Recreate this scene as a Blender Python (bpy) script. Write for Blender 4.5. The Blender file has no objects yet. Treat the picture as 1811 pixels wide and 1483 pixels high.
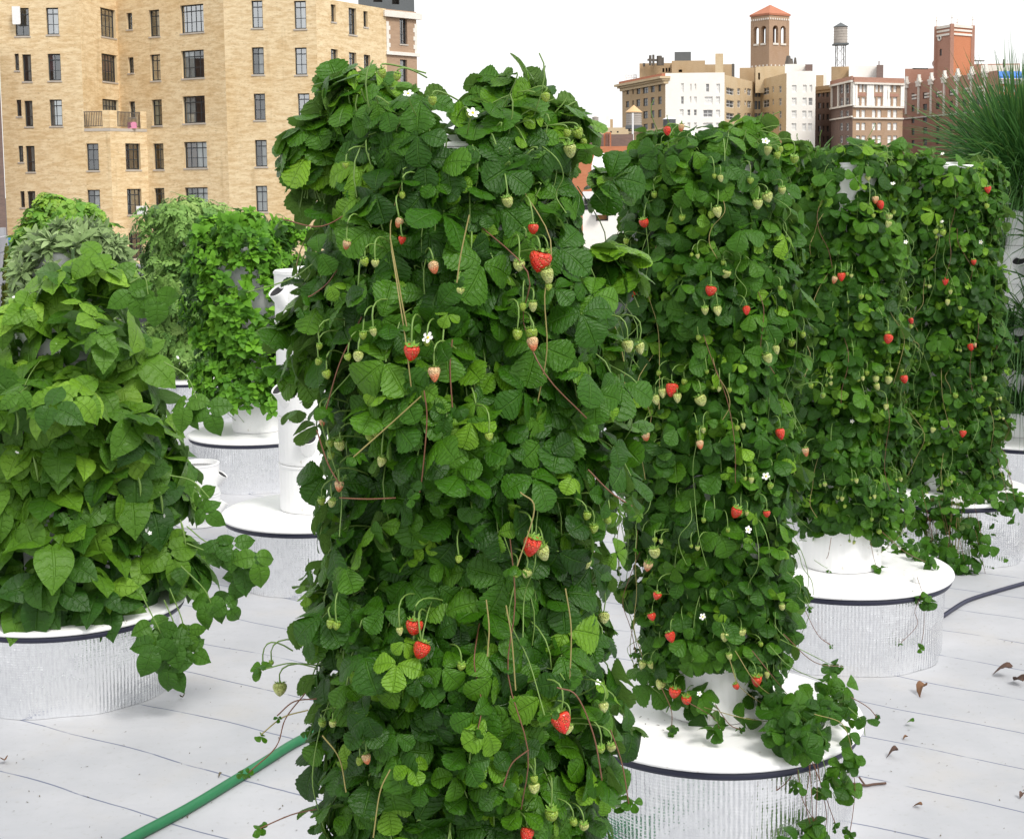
import bpy, math, random
import numpy as np
from mathutils import Vector, Matrix

rng = np.random.default_rng(7)
random.seed(7)
PI = math.pi
SC = bpy.context.scene
COL = SC.collection

# ------------------------------------------------------------------ camera
F = 2600.0; T_ = 0.10; ROLL = 0.012; YH = 326.0
CAM = np.array([0.0, 0.0, 1.72])
PITCH = math.atan(T_); Y0 = YH + F * T_
def _rx(a):
    c, s = math.cos(a), math.sin(a); return np.array([[1, 0, 0], [0, c, -s], [0, s, c]])
def _rz(a):
    c, s = math.cos(a), math.sin(a); return np.array([[c, -s, 0], [s, c, 0], [0, 0, 1]])
RC = _rx(PI / 2 - PITCH) @ _rz(-ROLL)
def ray(px, py):
    return RC @ np.array([(px - 905.5) / F, -(py - Y0) / F, -1.0])
def G(px, py, z=0.0):                       # the point of height z seen there
    d = ray(px, py); return CAM + d * ((z - CAM[2]) / d[2])
def D(px, py, Y):                           # the point at depth Y seen there
    d = ray(px, py); return CAM + d * (Y / d[1])
def proj(P):
    q = (np.asarray(P) - CAM) @ RC
    return np.stack([905.5 + F * q[..., 0] / -q[..., 2], Y0 - F * q[..., 1] / -q[..., 2]], -1)

cd = bpy.data.cameras.new('camera'); cam = bpy.data.objects.new('camera', cd); COL.objects.link(cam)
cd.sensor_fit = 'HORIZONTAL'; cd.sensor_width = 36.0; cd.lens = F / 1811 * 36.0
cd.shift_y = -(741.5 - Y0) / 1811.0
cd.clip_start = 0.05; cd.clip_end = 6000
cam.matrix_world = Matrix.Translation(CAM.tolist()) @ Matrix(RC.tolist()).to_4x4()
SC.camera = cam

# ------------------------------------------------------------------ tagging
def tag(o, label=None, cat=None, group=None, kind=None):
    if label: o['label'] = label
    if cat: o['category'] = cat
    if group: o['group'] = group
    if kind: o['kind'] = kind
    return o
def thing(name, label, cat, loc=(0, 0, 0), group=None):
    o = bpy.data.objects.new(name, None); COL.objects.link(o)
    o.location = [float(a) for a in loc]; o.empty_display_size = 0.05
    return tag(o, label, cat, group)
def wloc(o):
    p = np.zeros(3)
    while o is not None:
        p += np.array(o.location); o = o.parent
    return p
def put(o, parent):
    COL.objects.link(o); o.parent = parent; return o

# ------------------------------------------------------------------ mesh builder
class MB:
    def __init__(s): s.v = []; s.f = []; s.uv = []; s.r = []; s.n = 0
    def add(s, v, faces, m=0, uv=None, rnd=0.5):
        v = np.asarray(v, float).reshape(-1, 3); k = len(v)
        s.v.append(v)
        s.uv.append(np.zeros((k, 2)) if uv is None else np.asarray(uv, float))
        s.r.append(np.full(k, rnd) if np.isscalar(rnd) else np.asarray(rnd, float))
        if isinstance(faces, np.ndarray): fl = [faces]
        else:
            by = {}
            for f in faces: by.setdefault(len(f), []).append(f)
            fl = [np.array(x) for x in by.values()]
        for f in fl: s.f.append((f + s.n, m))
        s.n += k; return s
    def mesh(s, name, mats, origin=(0, 0, 0), smooth=False):
        me = bpy.data.meshes.new(name)
        if s.n:
            v = np.concatenate(s.v) - np.asarray(origin, float); uv = np.concatenate(s.uv); r = np.concatenate(s.r)
            li = np.concatenate([f.ravel() for f, m in s.f])
            lt = np.concatenate([np.full(len(f), f.shape[1]) for f, m in s.f])
            mi = np.concatenate([np.full(len(f), m) for f, m in s.f])
            me.vertices.add(len(v)); me.vertices.foreach_set('co', v.ravel().astype(np.float32))
            me.loops.add(len(li)); me.loops.foreach_set('vertex_index', li.astype(np.int32))
            me.polygons.add(len(lt))
            ls = np.concatenate([[0], np.cumsum(lt)[:-1]])
            me.polygons.foreach_set('loop_start', ls.astype(np.int32))
            me.polygons.foreach_set('material_index', mi.astype(np.int32))
            me.polygons.foreach_set('use_smooth', np.full(len(lt), bool(smooth)))
            ul = me.uv_layers.new(name='UVMap'); ul.data.foreach_set('uv', uv[li].ravel().astype(np.float32))
            at = me.attributes.new('rnd', 'FLOAT', 'POINT'); at.data.foreach_set('value', r.astype(np.float32))
            me.update(calc_edges=True); me.validate()
        for m in (mats if isinstance(mats, (list, tuple)) else [mats]): me.materials.append(m)
        return me
    def build(s, name, mats, parent=None, smooth=False, origin=None):
        org = wloc(parent) if parent is not None else (np.zeros(3) if origin is None else np.asarray(origin, float))
        o = bpy.data.objects.new(name, s.mesh(name, mats, org, smooth))
        COL.objects.link(o)
        if parent is not None: o.parent = parent
        else: o.location = org.tolist()
        return o

BOXF = np.array([[0, 3, 2, 1], [4, 5, 6, 7], [0, 1, 5, 4], [1, 2, 6, 5], [2, 3, 7, 6], [3, 0, 4, 7]])
def box(mb, a, b, m=0, rnd=.5):
    x0, y0, z0 = a; x1, y1, z1 = b
    v = [(x0, y0, z0), (x1, y0, z0), (x1, y1, z0), (x0, y1, z0), (x0, y0, z1), (x1, y0, z1), (x1, y1, z1), (x0, y1, z1)]
    uv = [(x0 + y0, z0), (x1 + y0, z0), (x1 + y1, z0), (x0 + y1, z0), (x0 + y0, z1), (x1 + y0, z1), (x1 + y1, z1), (x0 + y1, z1)]
    return mb.add(v, BOXF, m, uv, rnd)
def obox(mb, o, ex, ey, ez, m=0, rnd=.5):        # box from a corner and three edge vectors
    o, ex, ey, ez = [np.asarray(q, float) for q in (o, ex, ey, ez)]
    v = [o, o + ex, o + ex + ey, o + ey, o + ez, o + ex + ez, o + ex + ey + ez, o + ey + ez]
    lx = np.linalg.norm(ex)
    uv = [(0, o[2]), (lx, o[2]), (lx, o[2]), (0, o[2]), (0, v[4][2]), (lx, v[4][2]), (lx, v[4][2]), (0, v[4][2])]
    return mb.add(v, BOXF, m, uv, rnd)
def prism(mb, pts, z0, z1, m=0, mtop=None, sides=True):
    n = len(pts); p = np.asarray(pts, float)
    lo = np.c_[p, np.full(n, z0)]; hi = np.c_[p, np.full(n, z1)]
    if sides:
        for i in range(n):
            j = (i + 1) % n; L = np.linalg.norm(p[j] - p[i])
            mb.add([lo[i], lo[j], hi[j], hi[i]], [(0, 1, 2, 3)], m, [(0, z0), (L, z0), (L, z1), (0, z1)])
    mb.add(hi, [tuple(range(n))], m if mtop is None else mtop, p)
def lathe(mb, prof, n=32, c=(0, 0, 0), m=0, rnd=.5, tilt=None, closed=False):
    prof = np.asarray(prof, float); k = len(prof)
    th = np.linspace(0, 2 * PI, n + 1)
    v = np.stack([prof[:, None, 0] * np.cos(th), prof[:, None, 0] * np.sin(th), np.repeat(prof[:, 1:2], n + 1, 1)], -1).reshape(-1, 3)
    rr = max(prof[:, 0]); uv = np.stack([np.repeat((th * rr)[None], k, 0), np.repeat(prof[:, 1:2], n + 1, 1)], -1).reshape(-1, 2)
    if tilt is not None: v = v @ np.asarray(tilt).T
    v = v + np.asarray(c)
    i, j = np.meshgrid(np.arange(k - 1), np.arange(n), indexing='ij'); a = (i * (n + 1) + j).ravel()
    return mb.add(v, np.stack([a, a + 1, a + n + 2, a + n + 1], 1), m, uv, rnd)
def frame_along(P):
    P = np.asarray(P, float); t = np.gradient(P, axis=0); t /= np.linalg.norm(t, axis=1)[:, None] + 1e-9
    ref = np.array([0.31, 0.12, 0.94]) if abs(t[:, 2]).mean() < .8 else np.array([.95, .3, .05])
    a = np.cross(t, ref); a /= np.linalg.norm(a, axis=1)[:, None] + 1e-9
    return P, a, np.cross(t, a)
def tube(mb, P, r, n=5, m=0, rnd=.5):
    P, a, b = frame_along(P); k = len(P); r = np.broadcast_to(r, (k,))
    th = np.arange(n) / n * 2 * PI
    v = P[:, None] + r[:, None, None] * (np.cos(th)[None, :, None] * a[:, None] + np.sin(th)[None, :, None] * b[:, None])
    i, j = np.meshgrid(np.arange(k - 1), np.arange(n), indexing='ij'); i, j = i.ravel(), j.ravel(); j2 = (j + 1) % n
    mb.add(v.reshape(-1, 3), np.stack([i * n + j, i * n + j2, (i + 1) * n + j2, (i + 1) * n + j], 1), m, None, rnd)
    e = v[-1]; mb.add(np.concatenate([e, v[0]]), [tuple(range(n)), tuple(range(2 * n - 1, n - 1, -1))], m, None, rnd)
def bez(p0, p1, p2, n=7):
    t = np.linspace(0, 1, n)[:, None]; p0, p1, p2 = map(np.asarray, (p0, p1, p2))
    return (1 - t) ** 2 * p0 + 2 * t * (1 - t) * p1 + t * t * p2
def spline(P, n=12):
    P = np.asarray(P, float); Q = np.vstack([2 * P[0] - P[1], P, 2 * P[-1] - P[-2]]); out = []
    for i in range(1, len(Q) - 2):
        t = np.linspace(0, 1, n, endpoint=False)[:, None]
        a, b, c, d = Q[i - 1], Q[i], Q[i + 1], Q[i + 2]
        out.append(.5 * (2 * b + (c - a) * t + (2 * a - 5 * b + 4 * c - d) * t ** 2 + (3 * b - a - 3 * c + d) * t ** 3))
    return np.vstack(out + [P[-1:]])

# ------------------------------------------------------------------ materials
class NT:
    def __init__(s, name):
        s.m = bpy.data.materials.new(name); s.m.use_nodes = True; s.t = s.m.node_tree; s.t.nodes.clear()
        s.out = s.n('OutputMaterial')
    def n(s, typ, **kw):
        nd = s.t.nodes.new('ShaderNode' + typ)
        for k, v in kw.items(): setattr(nd, k, v)
        return nd
    def l(s, a, b): s.t.links.new(a, b)
    def setin(s, sock, v):
        if hasattr(v, 'links') or isinstance(v, bpy.types.NodeSocket): s.l(v, sock)
        elif isinstance(v, (tuple, list)) and len(v) == 3 and sock.type == 'RGBA': sock.default_value = (*v, 1)
        else: sock.default_value = v
    def math(s, op, a, b=0.0, c=None):
        nd = s.n('Math', operation=op); s.setin(nd.inputs[0], a); s.setin(nd.inputs[1], b)
        if c is not None: s.setin(nd.inputs[2], c)
        return nd.outputs[0]
    def mix(s, f, a, b, blend='MIX'):
        nd = s.n('Mix', data_type='RGBA', blend_type=blend); s.setin(nd.inputs[0], f); s.setin(nd.inputs[6], a); s.setin(nd.inputs[7], b)
        return nd.outputs[2]
    def ss(s, x, lo, hi, a=0.0, b=1.0):
        nd = s.n('MapRange', interpolation_type='SMOOTHSTEP'); s.setin(nd.inputs[0], x)
        for i, q in enumerate((lo, hi, a, b)): nd.inputs[i + 1].default_value = q
        return nd.outputs[0]
    def coord(s, which='Object', scale=(1, 1, 1), rot=(0, 0, 0)):
        tc = s.n('TexCoord'); mp = s.n('Mapping'); s.l(tc.outputs[which], mp.inputs[0])
        mp.inputs['Scale'].default_value = scale; mp.inputs['Rotation'].default_value = rot; return mp.outputs[0]
    def noise(s, vec, scale=5, detail=4, rough=.55):
        nd = s.n('TexNoise'); s.l(vec, nd.inputs['Vector']); nd.inputs['Scale'].default_value = scale
        nd.inputs['Detail'].default_value = detail; nd.inputs['Roughness'].default_value = rough; return nd.outputs[0]
    def vor(s, vec, scale, feature='F1'):
        nd = s.n('TexVoronoi', feature=feature); s.l(vec, nd.inputs['Vector']); nd.inputs['Scale'].default_value = scale; return nd
    def bump(s, h, strength=.3, dist=.01):
        nd = s.n('Bump'); s.setin(nd.inputs['Height'], h); nd.inputs['Strength'].default_value = strength; nd.inputs['Distance'].default_value = dist
        return nd.outputs[0]
    def bsdf(s, col, rough=.6, metal=0., spec=.5, normal=None, **kw):
        nd = s.n('BsdfPrincipled'); s.setin(nd.inputs['Base Color'], col); s.setin(nd.inputs['Roughness'], rough)
        s.setin(nd.inputs['Metallic'], metal); nd.inputs['Specular IOR Level'].default_value = spec
        if normal is not None: s.l(normal, nd.inputs['Normal'])
        for k, v in kw.items(): s.setin(nd.inputs[k.replace('_', ' ')], v)
        return nd.outputs[0]
    def done(s, sh): s.l(sh, s.out.inputs[0]); return s.m

def plain(name, col, rough=.6, metal=0., spec=.5, var=.12, scale=8, bump=0.):
    t = NT(name); c = t.coord(); n = t.noise(c, scale, 5)
    f = t.math('MULTIPLY_ADD', n, 2 * var, 1 - var)
    col2 = t.mix(1.0, col, t.n('CombineColor').outputs[0], 'MULTIPLY')
    cc = [x for x in t.t.nodes if x.type == 'COMBINE_COLOR'][0]
    for i in range(3): t.l(f, cc.inputs[i])
    nm = t.bump(t.noise(c, scale * 6, 4), bump, .02) if bump else None
    return t.done(t.bsdf(col2, rough, metal, spec, nm))

def leaf_mat(name, cols, back, veins=7, rough=.42, transl=.22, mid=(.16, .30, .07), spec=.45, bstr=.35, spots=0.0, vein_amt=.35, nscale=130):
    t = NT(name)
    at = t.n('Attribute', attribute_name='rnd').outputs['Fac']
    cr = t.n('ValToRGB'); t.l(at, cr.inputs[0])
    el = cr.color_ramp.elements
    el[0].position = 0; el[0].color = (*cols[0], 1); el[1].position = 1; el[1].color = (*cols[-1], 1)
    for i, c in enumerate(cols[1:-1]):
        e = el.new((i + 1) / (len(cols) - 1)); e.color = (*c, 1)
    uv = t.n('UVMap', uv_map='UVMap').outputs[0]
    sx = t.n('SeparateXYZ'); t.l(uv, sx.inputs[0])
    u = t.math('ABSOLUTE', t.math('SUBTRACT', sx.outputs[0], .5))
    midm = t.ss(u, .012, .05, 1, 0)
    vw = t.math('MULTIPLY', t.math('SUBTRACT', t.noise(t.coord('Object'), 55, 2), .5), .22)
    vv = t.math('ABSOLUTE', t.math('SUBTRACT', t.math('FRACT', t.math('MULTIPLY', t.math('ADD', sx.outputs[1], vw), float(veins))), .5))
    vm = t.ss(vv, .02, .14, 1, 0)
    vall = t.math('MAXIMUM', midm, t.math('MULTIPLY', vm, .55))
    oc = t.coord('Object'); nz = t.noise(oc, nscale, 4, .6)
    base = t.mix(t.math('MULTIPLY', vall, vein_amt), cr.outputs[0], mid)
    base = t.mix(t.ss(nz, .3, .75, 0, .45), base, t.mix(1.0, base, (.62, .7, .5), 'MULTIPLY'))
    if spots:
        sp = t.noise(oc, 9, 5, .6); base = t.mix(t.ss(sp, .70 - spots, .74 - spots, 0, .8), base, (.22, .11, .03))
    geo = t.n('NewGeometry').outputs['Backfacing']
    base = t.mix(geo, base, back)
    h = t.math('ADD', t.math('MULTIPLY', vall, -.8), t.math('MULTIPLY', nz, .9))
    nm = t.bump(h, bstr, .004)
    p = t.bsdf(base, rough, 0, spec, nm)
    tr = t.n('BsdfTranslucent'); t.setin(tr.inputs[0], t.mix(.5, base, mid))
    mx = t.n('MixShader'); mx.inputs[0].default_value = transl; t.l(p, mx.inputs[1]); t.l(tr.outputs[0], mx.inputs[2])
    return t.done(mx.outputs[0])

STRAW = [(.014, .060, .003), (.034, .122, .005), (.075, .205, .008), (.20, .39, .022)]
M_STRAW = leaf_mat('strawberry leaf', STRAW, (.14, .25, .06), 7, mid=(.11, .26, .02), bstr=.8, spec=.3, rough=.32, vein_amt=.18, transl=.28)
M_STRAW2 = leaf_mat('strawberry leaf small', STRAW, (.14, .25, .06), 6, mid=(.11, .25, .02), transl=.28, bstr=.8, spec=.28, rough=.38, vein_amt=.16)
M_BEAN = leaf_mat('bean leaf', [(.024, .088, .008), (.055, .155, .010), (.13, .28, .018), (.26, .47, .04)], (.14, .24, .09), 5, rough=.4, mid=(.13, .28, .04), spots=.0, bstr=1.0, nscale=75, transl=.32, spec=.3, vein_amt=.14)
M_MINT = leaf_mat('mint leaf', [(.04, .14, .010), (.095, .26, .016), (.17, .40, .025), (.28, .54, .045)], (.13, .24, .09), 3, rough=.5, mid=(.12, .3, .05), transl=.28, spec=.25, vein_amt=.2)
M_SAGE = leaf_mat('sage leaf', [(.14, .22, .08), (.22, .32, .125), (.31, .42, .19), (.40, .50, .27)], (.28, .36, .21), 4, rough=.75, mid=(.3, .38, .2), spec=.2, transl=.2)
M_FERN = leaf_mat('feathery leaf', [(.10, .23, .045), (.19, .36, .07), (.28, .47, .11), (.38, .54, .15)], (.17, .28, .12), 3, rough=.6, mid=(.18, .3, .09), transl=.3)
M_PARS = leaf_mat('herb leaf', [(.06, .18, .012), (.12, .30, .022), (.21, .42, .035), (.34, .53, .05)], (.17, .30, .08), 3, rough=.5, mid=(.2, .36, .06), transl=.3)
M_CHIVE = leaf_mat('grass blade', [(.016, .07, .014), (.038, .125, .022), (.075, .19, .03), (.17, .27, .07)], (.05, .13, .03), 1, rough=.45, mid=(.05, .14, .03), transl=.12, bstr=.1)
M_CYP = leaf_mat('shrub leaf', [(.10, .13, .008), (.17, .20, .012), (.25, .27, .02)], (.2, .22, .04), 3, rough=.6, transl=.25)

M_STEM = plain('green stem', (.14, .24, .045), .5, var=.2, scale=40)
M_RUN = plain('reddish runner', (.15, .062, .03), .5, var=.25, scale=40)
M_RUNT = plain('straw runner', (.26, .22, .07), .55, var=.2, scale=40)
t = NT('white plastic'); oc = t.coord('Object'); a_ = t.noise(oc, 7, 6, .65); b_ = t.noise(t.coord('Object', (14, 14, 2.2)), 1.6, 5, .6)
wb_ = t.mix(t.ss(a_, .52, .78, 0, .35), (.82, .82, .82), (.66, .65, .58)); wb_ = t.mix(t.ss(b_, .58, .8, 0, .3), wb_, (.52, .51, .42))
wb_ = t.mix(t.ss(t.noise(oc, 60, 3), .66, .74, 0, .5), wb_, (.45, .41, .32))
M_WHITE = t.done(t.bsdf(wb_, t.ss(a_, .3, .7, .28, .45), 0, .5))
M_DARKIN = plain('dark pot inside', (.012, .012, .014), .7)
M_GASK = plain('navy rubber rim', (.012, .014, .035), .45)
M_PETAL = plain('white petal', (.85, .85, .8), .6, var=.03)
M_YELLOW = plain('flower centre', (.62, .5, .04), .6, var=.2, scale=300)
M_CALYX = plain('berry cap', (.16, .30, .04), .5, var=.2, scale=120)
M_HOSE = plain('green hose', (.013, .14, .052), .45, var=.25, scale=20)
M_CABLE = plain('dark cable', (.018, .02, .045), .45)
M_DEAD = plain('dead leaf', (.17, .085, .04), .8, var=.35, scale=60)
M_DEAD2 = plain('dark dead leaf', (.09, .05, .035), .8, var=.35, scale=60)
M_SPEC = plain('debris', (.10, .085, .05), .9, var=.4, scale=50)

def berry_mat(name, c1, c2, seed):
    t = NT(name); oc = t.coord('Object')
    sx = t.n('SeparateXYZ'); t.l(oc, sx.inputs[0])
    g = t.ss(t.math('ADD', sx.outputs[2], t.math('MULTIPLY', t.noise(oc, 3, 3), .35)), -.25, .3)
    base = t.mix(g, c1, c2)
    vo = t.vor(oc, 7.5); dd = vo.outputs['Distance']
    sm = t.ss(dd, .16, .24, 1, 0)
    base = t.mix(sm, base, seed)
    pit = t.ss(dd, .1, .55, 0, 1)
    nm = t.bump(pit, .6, .05)
    return t.done(t.bsdf(base, .28, 0, .5, nm, Subsurface_Weight=.12, Subsurface_Radius=(.4, .15, .08), Subsurface_Scale=.01))
M_RIPE = berry_mat('ripe strawberry', (.60, .012, .006), (.62, .045, .02), (.65, .38, .10))
M_TURN = berry_mat('half ripe strawberry', (.62, .17, .07), (.62, .42, .22), (.45, .3, .08))
M_GREEN = berry_mat('unripe strawberry', (.50, .53, .21), (.40, .46, .13), (.30, .28, .05))
M_LIME = berry_mat('small green strawberry', (.30, .40, .05), (.24, .36, .04), (.35, .38, .05))

# ---- foil round the tanks
t = NT('bubble foil'); uv = t.n('UVMap', uv_map='UVMap').outputs[0]
sx = t.n('SeparateXYZ'); t.l(uv, sx.inputs[0])
wob = t.noise(t.coord('Object'), 9, 3)
ux = t.math('ADD', sx.outputs[0], t.math('MULTIPLY', wob, .006))
uz = t.math('ADD', sx.outputs[1], t.math('MULTIPLY', wob, .012))
rib = t.math('SINE', t.math('MULTIPLY', ux, 2 * PI / .0125))
cel = t.math('SINE', t.math('MULTIPLY', uz, 2 * PI / .0085))
cr_ = t.noise(t.coord('UV', (90, 24, 1)), 1, 4, .6)
big = t.noise(t.coord('Object'), 5, 4, .6)
h = t.math('ADD', t.math('MULTIPLY', rib, t.math('MULTIPLY_ADD', big, 1.3, -.2)), t.math('ADD', t.math('MULTIPLY', cel, .05), t.math('MULTIPLY', cr_, 1.3)))
h = t.math('ADD', h, t.math('MULTIPLY', big, 8.0))
nm = t.bump(h, .85, .0026)
M_FOIL = t.done(t.bsdf(t.mix(t.ss(cr_, .35, .8), (.95, .96, .97), (.80, .81, .83)), t.ss(big, .3, .7, .05, .14), .97, .5, nm))

# ---- roof deck
SEAM = math.radians(-32.0)
t = NT('white roof membrane'); oc = t.coord('Object')
mp = t.n('Mapping'); t.l(oc, mp.inputs[0]); mp.inputs['Rotation'].default_value = (0, 0, -SEAM)
sx = t.n('SeparateXYZ'); t.l(mp.outputs[0], sx.inputs[0])
wb = t.math('ADD', t.math('MULTIPLY', t.noise(oc, .7, 2), .22), t.math('MULTIPLY', t.noise(oc, 5, 3), .012))
row = t.math('DIVIDE', t.math('ADD', sx.outputs[1], wb), .305)
fr = t.math('ABSOLUTE', t.math('SUBTRACT', t.math('FRACT', row), .5))
brk = t.ss(t.noise(oc, 6, 4), .30, .45)
line = t.math('MULTIPLY', t.ss(fr, .006, .013, 1, 0), brk)
n1 = t.noise(oc, .9, 6, .65); n2 = t.noise(mp.outputs[0], 3.2, 6, .6); n3 = t.noise(oc, 45, 4, .7)
base = t.mix(t.ss(n1, .3, .72), (.455, .46, .485), (.35, .36, .385))
base = t.mix(t.ss(n2, .48, .75, 0, .4), base, (.44, .415, .385))
smear = t.noise(t.coord('Object', (2.2, 9, 1), (0, 0, -SEAM)), 1.3, 6, .65)
base = t.mix(t.ss(smear, .5, .75, 0, .3), base, (.34, .35, .38))
base = t.mix(t.ss(n3, .56, .72, 0, .4), base, (.30, .29, .27))
vo = t.vor(oc, 3.4); base = t.mix(t.ss(vo.outputs['Distance'], .012, .03, .6, 0), base, (.22, .19, .15))
vo2 = t.vor(oc, 9.0); base = t.mix(t.ss(vo2.outputs['Distance'], .012, .03, .35, 0), base, (.3, .28, .25))
base = t.mix(t.math('MULTIPLY', line, .85), base, (.10, .12, .19))
hh = t.math('ADD', t.math('MULTIPLY', t.math('SUBTRACT', 1.0, line), .4), t.math('MULTIPLY', n2, .5))
M_DECK = t.done(t.bsdf(base, .62, 0, .35, t.bump(hh, .25, .01)))

# ---- masonry
def masonry(name, c1, c2, c3, stain=.35, su=.9, sv=4.5, brick=True):
    t = NT(name); uv = t.coord('UV'); a = t.noise(t.coord('UV', (su, sv, 1)), 1.3, 5, .75)
    b = t.noise(t.coord('UV', (.12, .10, 1)), 2, 5, .6); st = t.noise(t.coord('UV', (.85, .09, 1)), 1.6, 5, .65)
    base = t.mix(t.ss(a, .36, .66), c1, c2)
    d = t.noise(t.coord('UV', (su * 2, sv * 1.6, 1)), 2.3, 4, .8)
    base = t.mix(t.ss(d, .54, .67, 0, .75), base, c3)
    base = t.mix(t.ss(b, .42, .7, 0, stain), base, t.mix(1.0, base, (.80, .66, .45), 'MULTIPLY'))
    base = t.mix(t.ss(st, .56, .78, 0, stain), base, t.mix(1.0, base, (.52, .45, .36), 'MULTIPLY'))
    return t.done(t.bsdf(base, .85, 0, .25, t.bump(d, .4, .02)))
M_TAN = masonry('tan brick', (.80, .65, .42), (.62, .45, .25), (.40, .27, .145), .42, .8, 3.0)
M_BROWN = masonry('brown brick', (.43, .30, .205), (.37, .25, .17), (.29, .195, .14), .3)
M_RED = masonry('red brick', (.44, .25, .19), (.38, .205, .15), (.31, .16, .12), .25, 1, 4)
M_ORANGE = masonry('orange brick', (.55, .23, .12), (.50, .19, .10), (.4, .15, .09), .2, 1, 4)
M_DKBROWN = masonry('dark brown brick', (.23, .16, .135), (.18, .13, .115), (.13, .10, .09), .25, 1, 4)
M_CREAM = masonry('cream brick', (.62, .49, .32), (.55, .43, .27), (.48, .36, .22), .3, 1, 4)
M_OCHRE = masonry('ochre brick', (.48, .35, .21), (.42, .30, .18), (.34, .24, .15), .3, 1, 4)
M_PALE = masonry('pale render', (.9, .87, .82), (.88, .84, .78), (.84, .8, .74), .08, 1, 2)
M_STONE = masonry('white stone', (.78, .74, .68), (.72, .68, .62), (.62, .57, .5), .25, 1, 2)
M_TILE = plain('terracotta roof', (.42, .16, .09), .8, var=.2, scale=1)
M_ROOFG = plain('grey roof', (.20, .20, .21), .9, var=.2, scale=.5)
M_FRAME = plain('dark steel frame', (.035, .04, .045), .5)
M_INT = plain('dim room', (.10, .09, .08), .9, var=.3, scale=.6)
M_CURW = plain('white curtain', (.85, .83, .8), .9, var=.1, scale=1.5)
M_CURP = plain('mauve curtain', (.34, .15, .19), .9, var=.2, scale=1.5)
M_CURB = plain('brown curtain', (.24, .12, .05), .9, var=.2, scale=1.5)
M_CURG = plain('pale teal curtain', (.50, .62, .58), .9, var=.12, scale=1.5)
M_WOOD = plain('weathered tank wood', (.40, .36, .32), .85, var=.25, scale=.8)
M_SLATE = plain('dark slate', (.10, .11, .115), .7, var=.2, scale=1)
M_TANROOF = plain('tan metal roof', (.62, .40, .20), .6, var=.1, scale=1)
M_BLUE = plain('blue canvas', (.06, .20, .62), .6, var=.15, scale=.6)
M_BLUEP = plain('blue panel', (.03, .22, .42), .6, var=.15, scale=2)
M_PARA = plain('dark grey parapet', (.045, .046, .052), .8, var=.2, scale=3)
M_PARAT = plain('grey coping', (.16, .16, .17), .8, var=.2, scale=3)
M_GREYB = plain('weathered boards', (.34, .34, .36), .85, var=.25, scale=6)
M_ASPH = plain('asphalt', (.055, .055, .058), .9, var=.3, scale=.2)
M_METAL = plain('rusty metal', (.10, .085, .07), .7, var=.3, scale=2)
M_PINK = plain('pink cloth', (.75, .28, .42), .8)
M_LITEM = plain('white metal', (.80, .80, .80), .5)
def glass_mat(name, f0, tint=(.9, .95, .95)):
    t = NT(name); tr = t.n('BsdfTransparent'); tr.inputs[0].default_value = (*tint, 1)
    gl = t.n('BsdfGlossy'); gl.inputs['Roughness'].default_value = .03; gl.inputs[0].default_value = (.9, .93, .95, 1)
    fr = t.n('Fresnel'); fr.inputs[0].default_value = 1.5
    mx = t.n('MixShader'); t.l(t.math('ADD', fr.outputs[0], f0), mx.inputs[0]); t.l(tr.outputs[0], mx.inputs[1]); t.l(gl.outputs[0], mx.inputs[2])
    return t.done(mx.outputs[0])
M_GLASS = glass_mat('window glass', .16)
M_GLASSR = glass_mat('reflecting glass', .42)
M_FARGL = plain('dark glass', (.10, .105, .11), .15, var=.4, scale=.3)
M_FARGLW = plain('blinds behind glass', (.78, .77, .74), .3, var=.1, scale=.3)
M_FARGLM = plain('mid grey glass', (.22, .22, .22), .2, var=.5, scale=.3)  # flat grey pane colour between the dark and the pale one

# ------------------------------------------------------------------ world and sun
wd = bpy.data.worlds.new('World'); SC.world = wd; wd.use_nodes = True
wt = wd.node_tree; wt.nodes.clear()
sky = wt.nodes.new('ShaderNodeTexSky'); sky.sky_type = 'NISHITA'; sky.sun_disc = False
SUN = np.array([.50, -.62, .95]); SUN /= np.linalg.norm(SUN)
sky.sun_elevation = math.asin(SUN[2]); sky.sun_rotation = math.atan2(SUN[0], SUN[1])
sky.air_density = 1.0; sky.dust_density = 4.0; sky.ozone_density = 1.0
hs = wt.nodes.new('ShaderNodeHueSaturation'); hs.inputs['Saturation'].default_value = .16
bg = wt.nodes.new('ShaderNodeBackground'); bg.inputs[1].default_value = .15
wo = wt.nodes.new('ShaderNodeOutputWorld')
cl_ = wt.nodes.new('ShaderNodeMix'); cl_.data_type = 'RGBA'; cl_.inputs[0].default_value = .72
cl_.inputs[7].default_value = (7.6, 7.6, 7.55, 1)          # an even white cloud layer over the clear sky
wt.links.new(sky.outputs[0], hs.inputs['Color']); wt.links.new(hs.outputs[0], cl_.inputs[6]); wt.links.new(cl_.outputs[2], bg.inputs[0]); wt.links.new(bg.outputs[0], wo.inputs[0])
ld = bpy.data.lights.new('sun', 'SUN'); ld.energy = 1.9; ld.angle = math.radians(16); ld.color = (1, .96, .9)
lo = bpy.data.objects.new('sun', ld); COL.objects.link(lo)
lo.rotation_euler = Vector(SUN.tolist()).to_track_quat('Z', 'Y').to_euler()
SC.view_settings.view_transform = 'Standard'; SC.view_settings.look = 'None'; SC.view_settings.gamma = 1
SC.view_settings.exposure = 0.36
SC.cycles.max_bounces = 8; SC.cycles.transparent_max_bounces = 12

# ------------------------------------------------------------------ the setting
GZ = -20.0
mb = MB(); mb.add([(-3000, -800, GZ), (3000, -800, GZ), (3000, 4000, GZ), (-3000, 4000, GZ)], [(0, 1, 2, 3)])
tag(mb.build('ground', M_ASPH), kind='structure')
mb = MB(); box(mb, (-9, -6, GZ + .01), (9, 13.2, 0))
tag(mb.build('roof_deck', M_DECK), kind='structure')

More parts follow.
